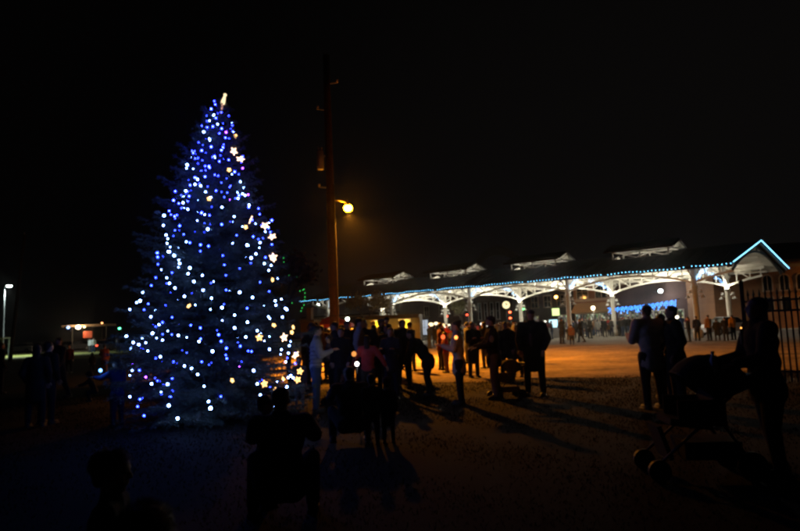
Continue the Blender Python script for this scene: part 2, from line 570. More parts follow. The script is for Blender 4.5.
# cupolas
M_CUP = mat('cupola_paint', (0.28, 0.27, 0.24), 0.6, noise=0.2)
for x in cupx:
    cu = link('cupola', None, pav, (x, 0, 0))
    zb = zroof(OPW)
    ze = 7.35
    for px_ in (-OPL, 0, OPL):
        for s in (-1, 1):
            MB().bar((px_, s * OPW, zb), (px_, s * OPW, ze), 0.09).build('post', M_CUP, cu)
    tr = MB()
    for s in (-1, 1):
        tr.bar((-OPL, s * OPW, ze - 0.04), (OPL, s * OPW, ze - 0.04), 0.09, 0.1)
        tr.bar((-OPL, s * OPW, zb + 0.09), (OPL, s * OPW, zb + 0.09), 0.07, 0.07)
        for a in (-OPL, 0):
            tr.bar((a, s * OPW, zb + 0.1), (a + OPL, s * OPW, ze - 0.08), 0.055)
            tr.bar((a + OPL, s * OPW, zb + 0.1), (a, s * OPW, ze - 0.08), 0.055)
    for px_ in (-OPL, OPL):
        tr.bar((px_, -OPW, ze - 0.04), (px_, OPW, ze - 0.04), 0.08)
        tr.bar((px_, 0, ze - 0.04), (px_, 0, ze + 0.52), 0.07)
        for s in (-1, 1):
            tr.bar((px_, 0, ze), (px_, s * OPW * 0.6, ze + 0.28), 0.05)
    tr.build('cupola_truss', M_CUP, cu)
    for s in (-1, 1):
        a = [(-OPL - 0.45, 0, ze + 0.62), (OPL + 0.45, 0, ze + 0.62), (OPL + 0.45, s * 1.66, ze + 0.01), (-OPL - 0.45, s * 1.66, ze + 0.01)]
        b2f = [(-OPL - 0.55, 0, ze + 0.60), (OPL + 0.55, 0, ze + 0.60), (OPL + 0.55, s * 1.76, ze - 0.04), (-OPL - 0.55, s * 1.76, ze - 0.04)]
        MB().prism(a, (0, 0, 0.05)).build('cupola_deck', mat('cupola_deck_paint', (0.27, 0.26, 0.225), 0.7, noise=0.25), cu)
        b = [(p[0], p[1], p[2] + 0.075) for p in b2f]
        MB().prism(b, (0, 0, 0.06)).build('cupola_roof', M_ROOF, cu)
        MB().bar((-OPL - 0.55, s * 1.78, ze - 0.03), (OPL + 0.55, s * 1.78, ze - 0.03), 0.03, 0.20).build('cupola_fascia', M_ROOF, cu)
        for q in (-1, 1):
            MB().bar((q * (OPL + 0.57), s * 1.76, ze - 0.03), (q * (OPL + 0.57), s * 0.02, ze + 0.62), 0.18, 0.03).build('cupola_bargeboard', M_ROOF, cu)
# uplights of the pavilion: one fixture on the inner side of each column pair
upl = MB(); upl.lathe([(0.0, -0.12), (0.10, -0.12), (0.14, 0.06), (0.12, 0.06), (0.09, -0.08)], 12)
up_me = upl.mesh('uplight', M_GREYMETAL, True)
PAV_UP, PAV_FILL = 240.0, 820.0
for x in colx:
    for s in (-1, 1):
        u_ = link('uplight', up_me, pav, (x, s * 4.35, 3.75))
        lamp('uplight_lamp', 'SPOT', (x, s * 4.30, 3.86), PAV_UP * (0.25 if s < 0 else 0.75), (1.0, 0.90, 0.70), pav, 0.10, (PI - s * R(28), 0, 0), R(165), 0.6)
# added pendants along the ridge line, invented to light the floor and back columns
for x in (15.2, 5.2, -4.8, -14.8):
    for yy in (-1.0, 2.4):
        hm = link('added_pendant', None, pav, (x, yy, 5.05))
        MB().lathe([(0.0, -0.1), (0.1, -0.08), (0.2, 0.0), (0.19, 0.0), (0.08, -0.06)], 14).build('lamp_shade', M_GREYMETAL, hm, smooth=True)
        MB().cone((0, 0, -0.08), (0, 0, zroof(yy) - 5.1), 0.012, 0.012, 6).build('stem', M_GREYMETAL, hm)
        lamp('pendant_fill_light', 'POINT', (x, yy, 5.13), PAV_FILL, (1.0, 0.93, 0.76), pav, 0.10)

# blue light strings on the pavilion
G_CYAN = glow('cyan_led', (0.16, 0.60, 1.0), 9.0)
G_RAKE = glow('rake_led', (0.22, 0.66, 1.0), 6.0)
G_ICE = glow('ice_led', (0.30, 0.58, 1.0), 7.0)


def led_string(name, pts, r, gl, label, group, parent_loc=W(PCX, PCY), wire=True, cat='string lights'):
    t = thing(name, label, cat, parent_loc, PROT, group)
    m = MB()
    for p in pts:
        m.ell(p, r, sub=1)
    b = m.build('bulbs', gl, t); b['kind'] = 'stuff'
    if wire:
        step = max(1, len(pts) // 60)
        q = pts[::step]
        MB().tube([(p[0], p[1], p[2] + r * 1.1) for p in q], 0.012, 4).build('wire', M_BLACK, t)
    return t


yl = -(HW + 0.27)
eave = []
x = XE
while x > -XE:
    if rr.random() > 0.03:
        eave.append((x, yl, ZE + 0.03 + 0.05 * math.sin(x * 1.9) * math.sin(x * 0.7) + rr.uniform(-0.02, 0.02)))
    x -= 0.28
led_string('eave_light_string', eave, 0.028, G_CYAN, 'dotted row of blue LED lights along the long front eave of the pavilion', 'blue light strings on the pavilion')
for s, nm in ((-1, 'sloping line of blue LEDs on the near slope of the pavilion gable'), (1, 'sloping line of blue LEDs on the far slope of the pavilion gable')):
    rk = []
    for i in range(64):
        t = i / 63
        rk.append((xend(s * HW * (1 - t)) + 0.12, s * HW * (1 - t) * 1.01, zroof(HW * (1 - t)) + 0.16))
    led_string('rake_light_string', rk, 0.027, G_RAKE, nm, 'blue light strings on the pavilion')
ordw = ['nearest', 'second', 'third', 'fourth', 'farthest']
for i, xc in enumerate(colx):
    for row, y, nm in ((0, -4.7, 'front'), (1, 4.7, 'back')):
        pl = []
        cnt = 70
        for k in range(cnt):
            t = rr.random()
            if row == 1:     # hugging the arch on the far side of the column, in view left of it
                xx_ = xc - 0.15 - 1.9 * t
                zz_ = ZS + 0.25 + 1.15 * (1 - (1 - t) ** 1.8)
                pl.append((xx_ + rr.uniform(-0.1, 0.1), y - 0.2 + rr.uniform(-0.12, 0.12), zz_ + rr.uniform(-0.16, 0.16)))
            else:
                xx_ = xc + 0.15 + 1.0 * t
                zz_ = ZS + 0.25 + 1.0 * t ** 0.8
                pl.append((xx_ + rr.uniform(-0.12, 0.12), y + 0.2 + rr.uniform(-0.1, 0.1), zz_ + rr.uniform(-0.16, 0.16)))
        led_string('icicle_garland', pl, 0.024, G_ICE, 'pale blue light garland on the arch at the %s %s-row pavilion column' % (ordw[i], nm), 'light garlands on the pavilion columns', wire=False)

# ------------------------------------------------------------------ buildings behind the pavilion (in the pavilion frame)
M_BRICK = brick_mat('orange_brick', (0.36, 0.15, 0.07), (0.28, 0.11, 0.05), (0.30, 0.22, 0.16))
M_BRICK2 = brick_mat('dark_brick', (0.16, 0.09, 0.07), (0.12, 0.07, 0.055), (0.16, 0.14, 0.12))
M_BROWN = brick_mat('brown_wall', (0.13, 0.065, 0.045), (0.11, 0.055, 0.04), (0.12, 0.085, 0.07))
M_TRIM = mat('stone_trim', (0.45, 0.36, 0.27), 0.8, noise=0.2)


def shop_mat():
    if 'lit_shop' in MATS:
        return MATS['lit_shop']
    m = glow('lit_shop', (1, 1, 1), 1.0); t = m.node_tree
    e = [n for n in t.nodes if n.type == 'EMISSION'][0]
    tc = t.nodes.new('ShaderNodeTexCoord'); mp = t.nodes.new('ShaderNodeMapping'); mp.inputs['Scale'].default_value = (2.6, 2.6, 1.5)
    vo = t.nodes.new('ShaderNodeTexVoronoi'); vo.inputs['Scale'].default_value = 1.6
    oi = t.nodes.new('ShaderNodeObjectInfo'); ad = t.nodes.new('ShaderNodeVectorMath'); ad.operation = 'ADD'
    cb_ = t.nodes.new('ShaderNodeCombineXYZ'); mu = t.nodes.new('ShaderNodeMath'); mu.operation = 'MULTIPLY'; mu.inputs[1].default_value = 50
    t.links.new(oi.outputs['Random'], mu.inputs[0]); t.links.new(mu.outputs[0], cb_.inputs[0])
    t.links.new(tc.outputs['Object'], mp.inputs[0]); t.links.new(mp.outputs[0], ad.inputs[0]); t.links.new(cb_.outputs[0], ad.inputs[1])
    t.links.new(ad.outputs[0], vo.inputs['Vector'])
    hs = t.nodes.new('ShaderNodeHueSaturation'); hs.inputs['Saturation'].default_value = 0.45
    mx = t.nodes.new('ShaderNodeMix'); mx.data_type = 'RGBA'; mx.blend_type = 'MULTIPLY'; mx.inputs[0].default_value = 1.0; mx.inputs[7].default_value = (1.0, 0.9, 0.72, 1)
    t.links.new(vo.outputs['Color'], hs.inputs['Color']); t.links.new(hs.outputs[0], mx.inputs[6]); t.links.new(mx.outputs[2], e.inputs[0])
    mr = t.nodes.new('ShaderNodeMapRange'); mr.inputs[3].default_value = 0.9; mr.inputs[4].default_value = 0.05; mr.inputs[2].default_value = 0.55
    t.links.new(vo.outputs['Distance'], mr.inputs[0]); t.links.new(mr.outputs[0], e.inputs[1])
    return m


def building(name, label, x0, x1, y0, depth, h, wm, wins=(), cornice=True):
    b = thing(name, label, 'building', W((x0 + x1) / 2, y0), PROT)
    wd = x1 - x0
    MB().box((0, depth / 2, h / 2), (wd, depth, h)).build('wall', wm, b)
    MB().box((0, depth / 2, h + 0.12), (wd + 0.3, depth + 0.3, 0.24)).build('roof', M_ROOF, b)
    if cornice:
        m = MB(); m.box((0, -0.14, h - 0.25), (wd + 0.2, 0.27, 0.3)); m.build('cornice', M_TRIM, b)
    for (cx, cz, ww, wh, style) in wins:
        wf = link('window', None, b, (cx, 0, cz))
        f = MB(); t = 0.12
        f.box((0, -0.06, wh / 2 + t / 2), (ww + 2 * t, 0.12, t)); f.box((0, -0.08, -wh / 2 - t / 2), (ww + 2 * t + 0.1, 0.16, t))
        for s in (-1, 1):
            f.box((s * (ww / 2 + t / 2), -0.06, 0), (t, 0.12, wh))
        nb = 1 if ww < 1.6 else int(ww / 1.1)
        for k in range(1, nb + 1):
            if nb > 0 and ww > 0.7:
                f.box((-ww / 2 + ww * k / (nb + 1), -0.05, 0), (0.05, 0.08, wh))
        f.box((0, -0.045, 0), (ww, 0.07, 0.05))
        f.build('frame', M_TRIM if style != 'pale' else mat('pale_frame', (0.6, 0.6, 0.58), 0.6), wf)
        pm = {'dark': M_GLASS, 'pale': M_GLASS, 'lit': glow('lit_store', (0.75, 0.85, 1.0), 0.55), 'warm': glow('lit_warm', (1.0, 0.62, 0.25), 0.8),
              'shop': shop_mat()}[style]
        MB().box((0, -0.015, 0), (ww, 0.03, wh)).build('pane', pm, wf)
    return b


# orange brick shop (photo x 574-612), brown building with blue icicles (612-690), tan door building (690-745)
def px2x(px, yv):
    """local pavilion x of the vertical plane yv seen at photo column px"""
    k = (px - CX) / FPX
    # X = UX x + VX y ; Y = UY x + VY y ; X = k Y
    return (k * VY - VX) * yv / (UX - k * UY)


YB = 77.6
xa, xb = px2x(572, YB), px2x(612, YB)
cxm = (xa + xb) / 2
b1_ = building('brick_shop', 'orange brick shop with upper windows and a tan awning behind the pavilion', xa, xb, YB, 10, 8.6, M_BRICK,
               [(px2x(p, YB) - cxm, 5.45, 1.5, 1.9, 'dark') for p in (581, 600)] + [(px2x(p, YB) - cxm, 1.5, 1.9, 1.9, 'shop') for p in (580, 591, 603)])
m = MB(); wd = xb - xa - 0.4
m.prism([(-wd / 2, -0.05, 3.9), (-wd / 2, -1.5, 2.75), (-wd / 2, -1.5, 2.6), (-wd / 2, -0.05, 2.6)], (wd, 0, 0))
m.build('awning', mat('tan_awning', (0.42, 0.27, 0.14), 0.8, noise=0.2), b1_)
MB().box((0, -0.1, 4.3), (wd, 0.2, 0.3)).build('sign_band', M_TRIM, b1_)
xa2, xb2 = xb + 0.05, px2x(690, YB)
cxm = (xa2 + xb2) / 2
b2_ = building('brown_building', 'long brown building hung with blue icicle lights behind the pavilion', xa2, xb2, YB + 0.6, 12, 6.4, M_BROWN,
               [(px2x(p, YB) - cxm, 1.45, 2.0, 2.0, 'shop') for p in (622, 634, 646, 658, 670)])
xa3, xb3 = xb2 + 0.05, px2x(742, YB)
cxm = (xa3 + xb3) / 2
b3_ = building('warehouse', 'dark warehouse with tan garage doors right of the blue icicle lights', xa3, xb3, YB + 0.3, 12, 6.0, M_BROWN,
               [(px2x(738, YB) - cxm, 1.9, 0.9, 1.6, 'warm')], cornice=False)
for i, p in enumerate((705, 716)):
    gd = MB(); 
    for k in range(6):
        gd.box((px2x(p, YB) - cxm, -0.05, 0.28 + k * 0.52), (2.3, 0.08, 0.5))
    gd.build('garage_door', mat('tan_door', (0.36, 0.29, 0.22), 0.7, noise=0.2), b3_)
xa0, xb0 = px2x(398, 84), px2x(508, 84)
cxm = (xa0 + xb0) / 2
wl = [(px2x(p, 84) - cxm, 3.7, 0.45, 2.6, 'pale') for p in (478, 484, 490, 496)] + [(px2x(p, 84) - cxm, 4.2, 0.9, 1.8, 'dark') for p in (425, 440, 455)]
b0_ = building('brick_hall', 'dark brick hall with tall narrow windows and a lit glass entrance', xa0, xb0, 84, 14, 7.6, M_BRICK2, wl + [(px2x(418.5, 84) - cxm, 1.5, 3.6, 2.6, 'lit')])
xa4, xb4 = px2x(300, 90), px2x(394, 90)
b4_ = building('low_store', 'low dark store behind the pole and the smoky pavilion end', xa4, xb4, 90, 12, 4.6, M_BRICK2,
               [(px2x(p, 90) - (xa4 + xb4) / 2, 1.7, 2.2, 1.6, 'dark') for p in (330, 350, 370)])
xa5, xb5 = px2x(510, 82), px2x(570, 82)
b5_ = building('grey_block', 'dim grey block between the brick hall and the brick shop', xa5, xb5, 82, 12, 7.0, mat('grey_render', (0.13, 0.12, 0.115), 0.9, noise=0.3, nscale=0.8),
               [(px2x(p, 82) - (xa5 + xb5) / 2, 4.6, 1.1, 1.6, 'dark') for p in (520, 533, 546, 559)] + [(px2x(p, 82) - (xa5 + xb5) / 2, 1.5, 1.9, 2.0, 'shop') for p in (530, 562)])

# blue icicle lights along the brown building
ic = []
pA, pB = px2x(606, YB - 1.2), px2x(673, YB - 1.2)
for k in range(46):
    t = k / 45
    xk = pA + (pB - pA) * t
    zt = 3.05 + 0.55 * t ** 2 + 0.06 * math.sin(k * 2.1)
    for q in range(rr.choice([3, 4, 5, 7, 8])):
        ic.append((xk + rr.uniform(-0.06, 0.06), YB - 1.2, zt - q * 0.12))
t_ = thing('icicle_light_string', 'jagged band of bright blue icicle lights on the brown building', 'string lights', W(0, 0), PROT)
m = MB()
for p in ic:
    m.ell(p, 0.050, sub=1)
o = m.build('bulbs', glow('blue_icicle', (0.05, 0.28, 1.0), 5.5), t_); o['kind'] = 'stuff'
MB().tube([(pA + (pB - pA) * k / 10, YB - 1.2, 3.12 + 0.55 * (k / 10) ** 2) for k in range(11)], 0.02, 4).build('wire', M_BLACK, t_)
for k in range(0, 11, 2):
    MB().bar((pA + (pB - pA) * k / 10, YB - 1.2, 3.12 + 0.55 * (k / 10) ** 2), (pA + (pB - pA) * k / 10, YB + 0.62, 3.3 + 0.55 * (k / 10) ** 2), 0.04).build('bracket', M_DARKMETAL, t_)

# right-hand tall orange building with arched windows, near the end of the pavilion
rb = thing('arched_window_building', 'tall brick building with arched windows glowing orange at the right edge', 'building', (46.5, 61.5, 0), R(-10))
M_RUSTROOF = mat('rust_roof', (0.10, 0.05, 0.035), 0.85, noise=0.3)
M_OB = brick_mat('rust_brick', (0.40, 0.19, 0.08), (0.33, 0.15, 0.065), (0.34, 0.24, 0.16))
MB().box((0, 8, 3.4), (28, 16, 6.8)).build('wall', M_OB, rb)
m = MB(); m.prism([(-14.4, -0.6, 6.8), (14.4, -0.6, 6.8), (14.4, 8, 9.4), (-14.4, 8, 9.4)], (0, 0, 0.25)); m.prism([(-14.4, 8.02, 9.4), (14.4, 8.02, 9.4), (14.4, 16.6, 6.8), (-14.4, 16.6, 6.8)], (0, 0, 0.25)); m.build('roof', M_RUSTROOF, rb)
MB().box((0, -0.12, 6.45), (28.1, 0.24, 0.3)).build('string_course', M_TRIM, rb)
for wx in (-8.8, -7.2, -5.6, -4.0, -2.4, -0.8, 0.8):
    wo_ = link('window', None, rb, (wx, 0, 4.75)); wo_.scale = (0.66, 1, 0.66)
    arcp = [(-0.62, -0.03, -1.2), (0.62, -0.03, -1.2)] + [(0.62 * math.cos(a * PI / 8), -0.03, 0.55 + 0.62 * math.sin(a * PI / 8)) for a in range(9)]
    MB().prism(arcp, (0, 0.02, 0)).build('pane', M_GLASS, wo_)
    f = MB()
    oa = [(0.72 * math.cos(a * PI / 8), -0.05, 0.55 + 0.72 * math.sin(a * PI / 8)) for a in range(9)]
    for a, b in zip(oa, oa[1:]):
        f.bar(a, b, 0.16, 0.16)
    for s in (-1, 1):
        f.box((s * 0.70, -0.05, -0.33), (0.12, 0.12, 1.75))
    f.box((0, -0.05, 0), (0.06, 0.08, 2.3)); f.box((0, -0.09, -1.28), (1.7, 0.22, 0.14))
    f.build('frame', M_TRIM, wo_)
    lo = link('window', None, rb, (wx, 0, 2.6)); lo.scale = (0.75, 1, 0.75)
    MB().box((0, -0.02, 0), (1.1, 0.03, 1.7)).build('pane', glow('dim_orange_pane', (1.0, 0.45, 0.1), 0.25) if wx > -4 else M_GLASS, lo)
    f = MB()
    for s in (-1, 1):
        f.box((s * 0.6, -0.05, 0), (0.1, 0.12, 1.8)); f.box((0, -0.055, s * 0.9), (1.3, 0.13, 0.1))
    f.build('frame', M_TRIM, lo)
# its sodium wall lamp, just outside the frame
wl_ = link('wall_lamp', None, rb, (1.6, -0.3, 5.6))
MB().box((0, -0.2, 0), (0.5, 0.5, 0.3)).build('housing', M_DARKMETAL, wl_)
MB().box((0, -0.2, -0.17), (0.4, 0.4, 0.03)).build('lens', glow('sodium_lens2', (1.0, 0.5, 0.1), 6), wl_)
lamp('wall_light', 'SPOT', (0, -2.4, 0.0), 2600, (1.0, 0.36, 0.045), wl_, 0.15, (R(62), 0, 0), R(170), 0.6)

# arched gateway silhouette standing behind the pavilion roof
pa, pb = at(473, 300, 88), at(528, 300, 88)
wdt = (pb - pa).length
gw = thing('arched_gateway', 'dark curved arch rising behind the pavilion roof', 'arch', ((pa.x + pb.x) / 2, 88, 0))
m = MB(); n = 24
za, zc = at(473, 267, 88).z, at(500, 246, 88).z
ring = []
for i in range(n + 1):
    t = -1 + 2 * i / n
    ring.append((t * wdt / 2, za + (zc - za) * (1 - t * t)))
for (x0_, z0_), (x1_, z1_) in zip(ring, ring[1:]):
    m.prism([(x0_, -0.3, z0_ - 1.3), (x1_, -0.3, z1_ - 1.3), (x1_, -0.3, z1_), (x0_, -0.3, z0_)], (0, 0.6, 0))
m.build('arch_band', M_DARKMETAL, gw)
for s in (-1, 1):
    MB().box((s * (wdt / 2 - 0.2), 0, (za + 1.1) / 2), (0.45, 0.5, za + 1.1 if s > 0 else za + 0.2)).build('post', M_DARKMETAL, gw)
# ------------------------------------------------------------------ christmas tree
TY = 11.5
tb = xg(211, TY)
TX0 = tb.x
LEAN = 0.028
_Z = [0.05, 0.33, 1.46, 2.2, 2.96, 4.1, 5.04, 5.8, 6.08]
_R = [1.42, 1.60, 1.58, 1.42, 1.22, 0.90, 0.54, 0.26, 0.03]


def crown_r(z):
    return float(np.interp(z, _Z, _R))


def axis_x(z):
    return TX0 + LEAN * z


M_NEEDLE = mat('needle_green', (0.065, 0.085, 0.058), 0.6, noise=0.5, nscale=5, spec=0.35, col2=(0.11, 0.125, 0.09))
M_BARK = mat('tree_bark', (0.07, 0.05, 0.035), 0.9, noise=0.4, nscale=12, bump=0.6)
tree = thing('christmas_tree', 'tall dark conifer covered in blue and white Christmas lights', 'tree', (TX0, TY, 0))
MB().tube([(LEAN * z, 0, z) for z in (-0.05, 1, 2.5, 4, 5.4, 6.0)], [0.11, 0.10, 0.075, 0.05, 0.022, 0.008], 10).build('trunk', M_BARK, tree, smooth=True)


def conifer_crown(nl=470):
    limb = MB()
    org, dr = [], []            # needle origins and directions
    rg = np.random.default_rng(5)
    for i in range(nl):
        f = (i + rg.random()) / nl
        z0 = 0.14 + 5.83 * (1 - (1 - f) ** 0.62) if True else 0
        z0 = min(z0, 5.95)
        az = i * 2.39996 + rg.uniform(-0.3, 0.3)
        L = crown_r(z0) * rg.uniform(0.80, 1.10) * (1 + 0.09 * math.sin(az * 3 + z0 * 2.3) * math.sin(z0 * 4.1 + az)) + 0.06
        if rg.random() < 0.12:
            L *= 1.13
        el0 = np.interp(z0, [0, 2, 4, 6], [0.02, 0.12, 0.35, 0.9]) + rg.uniform(-0.1, 0.1)
        n = 7
        p = np.array([LEAN * z0, 0, z0]); pts = [p.copy()]
        for k in range(n):
            t = k / n
            el = el0 - 0.35 * math.sin(t * 2.6) + 0.45 * t * t
            d = np.array([math.cos(az) * math.cos(el), math.sin(az) * math.cos(el), math.sin(el)])
            p = p + d * L / n; pts.append(p.copy())
        pts = np.array(pts)
        pts[:, 2] = np.maximum(pts[:, 2], 0.06)
        limb.tube([tuple(q) for q in pts], [0.018 * (1 - 0.8 * k / n) * (0.4 + L / 1.6) for k in range(n + 1)], 4)
        side = np.array([-math.sin(az), math.cos(az), 0.0]); up = np.array([0, 0, 1.0])
        nt_ = int(L / 0.052) + 4
        for j in range(nt_):
            t = 0.12 + 0.88 * (j + rg.random()) / nt_
            k = min(int(t * n), n - 1); fr = t * n - k
            b = pts[k] * (1 - fr) + pts[k + 1] * fr
            dl = pts[k + 1] - pts[k]; dl /= np.linalg.norm(dl) + 1e-9
            s = 1 if j % 2 else -1
            tw = dl * rg.uniform(0.5, 0.9) + side * s * rg.uniform(0.5, 1.0) + up * rg.uniform(-0.25, 0.35)
            tw /= np.linalg.norm(tw)
            tl = (0.10 + 0.30 * (1 - t) * min(L, 1.2)) * rg.uniform(0.7, 1.25)
            m = max(3, int(tl / 0.028))
            u = (np.arange(m) + rg.random(m)) / m
            c = b + tw * (u * tl)[:, None] + up * (-0.05 * u ** 2)[:, None]
            org.append(np.repeat(c, 4, 0))
            dd = tw * 0.75 + rg.normal(0, 0.55, (m * 4, 3)); dr.append(dd)
        # leader needles along the limb tip
        c = pts[-1] + rg.normal(0, 0.015, (16, 3)); org.append(c); dr.append((pts[-1] - pts[-2]) * 8 + rg.normal(0, 0.5, (16, 3)))
    # the leader
    for k in range(120):
        z = 5.6 + 0.5 * rg.random(); org.append(np.array([[LEAN * z, 0, z]])); dr.append(rg.normal(0, 0.6, (1, 3)) + np.array([[0, 0, 0.5]]))
    o = np.concatenate(org); d = np.concatenate(dr); d /= np.linalg.norm(d, axis=1)[:, None] + 1e-9
    N = len(o)
    ln = rg.uniform(0.035, 0.065, N)[:, None]
    wv = np.cross(d, rg.normal(0, 1, (N, 3))); wv /= np.linalg.norm(wv, axis=1)[:, None] + 1e-9
    wv *= rg.uniform(0.004, 0.0075, N)[:, None]
    v = np.stack([o - wv, o + wv, o + d * ln], 1).reshape(-1, 3)
    v[:, 2] = np.maximum(v[:, 2], 0.02)
    return np_mesh('crown', v, np.arange(N * 3).reshape(-1, 3), M_NEEDLE), limb


crown_me, limb_mb = conifer_crown()
link('crown', crown_me, tree)
limb_mb.build('limbs', M_BARK, tree)

# bulbs read off the photograph (zoomed coordinates), set on the crown's surface at their real depth
Z1 = """337,63,b 328,85,b 340,72,b 335,103,w 323,120,w 348,98,b 358,95,b 347,130,w 333,137,b 389,126,w 359,143,b 352,157,b 372,154,p 306,153,w 322,173,w
291,184,b 365,190,b 328,197,b 358,207,b 272,210,b 275,215,b 257,250,w 275,262,w 302,237,b 320,255,b 349,282,b 352,240,b 385,312,b 382,316,b 389,278,w 414,300,w
421,260,p 410,340,b 428,340,w 437,338,p 424,318,w 288,293,w 297,312,w 280,288,b 266,310,b 253,327,w 246,343,w 245,362,w 259,381,w 240,378,b 222,328,b 217,355,b
220,402,b 222,408,b 204,386,b 189,400,w 187,429,w 195,457,w 200,468,w 207,493,w 205,507,w 219,517,w 198,482,w 168,510,b 170,522,b 235,430,b 247,455,b 265,480,b
296,505,b 287,415,w 318,440,w 327,346,w 360,375,w 396,402,w 420,432,w 383,353,p 439,375,b 439,369,w 471,396,b 507,414,b 452,462,b 470,495,w 391,481,w 434,487,w
403,458,b 460,513,w 507,485,b 446,525,w 359,426,b 323,399,b 362,518,b 320,490,b 472,480,w 510,515,b 342,112,b 316,140,b 380,105,b 370,170,b 300,208,b 338,225,b 310,285,b"""
Z2 = """170,8,b 171,22,b 171,42,b 205,5,w 219,17,w 233,30,w 235,40,w 265,53,w 260,70,w 367,44,b 412,55,b 302,75,w 277,93,w 335,93,w 197,82,w 205,98,w 221,112,w
249,137,w 304,118,w 329,142,w 281,162,w 326,175,w 360,170,w 397,192,w 361,208,w 397,230,w 435,213,w 464,238,w 430,257,w 450,140,w 483,164,w 472,95,b 499,122,b 498,60,w
485,40,w 488,22,b 517,150,w 519,163,w 535,145,w 547,172,w 538,198,w 500,255,w 497,197,w 485,268,w 500,293,w 535,294,w 533,308,w 118,150,w 108,155,w
126,125,w 88,175,w 130,176,b 150,197,w 174,220,w 200,239,w 231,252,w 256,258,w 292,270,w 297,262,b 332,299,w 296,230,b 268,222,b 434,172,b 412,125,w 372,118,b 78,255,w
98,273,w 114,279,w 90,291,w 141,298,w 178,315,w 95,355,w 96,337,p 116,355,b 249,342,w 216,330,b 288,367,w 307,402,w 320,447,w 326,467,L 152,395,w 180,419,w 203,459,w
229,497,L 130,489,b 111,462,b 88,433,w 88,370,w 411,344,p 453,356,w 464,395,w 473,428,w 548,330,w 555,376,w 551,404,w 540,447,w 537,434,w 515,462,w 373,290,b 371,310,b
374,320,b 256,303,b 213,380,b 135,375,p 118,440,b 300,330,b 350,250,b"""
S1 = "395,210,L 414,233,L 400,165,S 381,265,S 322,350,S 445,412,L 487,430,L 508,462,L 430,434,S 511,522,L"
S2 = "508,25,L 543,258,L 570,228,S 513,222,S 470,258,M 577,310,L 590,358,M 583,383,M 485,395,M 519,416,M 541,380,S 390,385,S 509,88,S 566,243,S 262,165,S"


def parse(s, oy):
    out = []
    for tkn in s.split():
        a, b, c = tkn.split(','); out.append((100 + float(a) / 2.95, oy + float(b) / 2.95, c))
    return out


def on_crown(px, py, k=1.0):
    best, bd = None, 1e9
    for Y in np.arange(TY - 1.9, TY + 1.2, 0.02):
        p = at(px, py, Y)
        dd = math.hypot(p.x - axis_x(p.z), p.y - TY) - crown_r(max(0.05, min(p.z, 6.08))) * k
        if dd < 0:
            return p
        if dd < bd:
            bd, best = dd, p
    return best


bulbs = []
rb_ = random.Random(21)
for px, py, c in parse(Z1, 80) + parse(Z2, 250):
    p = on_crown(px, py, rb_.uniform(0.97, 1.05)); bulbs.append((p, c, px, py))
# the rest of the strings, deeper in the branches and round the back
for i in range(90):
    z = 0.5 + 5.2 * rb_.random() ** 1.25
    a = rb_.uniform(0.05, PI - 0.05)
    r_ = crown_r(z) * rb_.uniform(0.8, 1.0)
    p = Vector((axis_x(z) + math.cos(a) * r_, TY + math.sin(a) * r_, z))
    bulbs.append((p, rb_.choice('wwb'), None, None))
for i in range(110):
    z = 0.5 + 5.0 * rb_.random() ** 1.2
    a = -rb_.uniform(0.2, PI - 0.2)
    r_ = crown_r(z) * rb_.uniform(0.62, 0.85)
    p = Vector((axis_x(z) + math.cos(a) * r_, TY + math.sin(a) * r_, z))
    bulbs.append((p, rb_.choice('wbbs'), None, None))
for i in range(34):
    z = 3.9 + 1.9 * rb_.random()
    a = -rb_.uniform(0.1, PI - 0.1)
    r_ = crown_r(z) * rb_.uniform(0.55, 0.9)
    bulbs.append((Vector((axis_x(z) + math.cos(a) * r_, TY + math.sin(a) * r_, z)), rb_.choice('bsss'), None, None))
bulbs = [(p, 'B' if c == 'b' and p.z > 3.6 else c, x_, y_) for p, c, x_, y_ in bulbs]
BG = {'b': glow('bulb_blue', (0.020, 0.042, 1.0), 38.0), 'w': glow('bulb_icewhite', (0.19, 0.35, 1.0), 52.0), 'p': glow('bulb_violet', (0.20, 0.03, 0.85), 50.0),
      'B': glow('bulb_deep_blue', (0.016, 0.026, 1.0), 85.0), 'L': glow('bulb_bright', (0.2, 0.36, 1.0), 115.0), 's': glow('bulb_small', (0.02, 0.04, 1.0), 40.0)}
BME = {}
for k_, r_ in (('b', 0.0135), ('B', 0.0135), ('w', 0.0155), ('p', 0.012), ('L', 0.018), ('s', 0.008)):
    m = MB(); m.ell((0, 0, 0), (r_, r_, r_ * 1.12), sub=2); BME[k_] = m.mesh('bulb', BG[k_], True)
sock_me = MB().cone((0, 0, 0.02), (0, 0, 0.055), 0.012, 0.010, 6).mesh('socket', M_BLACK)
bands = 12
names = ['topmost', 'second', 'third', 'fourth', 'fifth', 'sixth', 'seventh', 'eighth', 'ninth', 'tenth', 'eleventh', 'lowest']


def slant(p):
    a = math.atan2(p.y - TY, p.x - axis_x(p.z))          # -pi/2 faces the camera
    a = (a + PI * 1.5) % (2 * PI) - PI
    return p.z + 0.35 * a


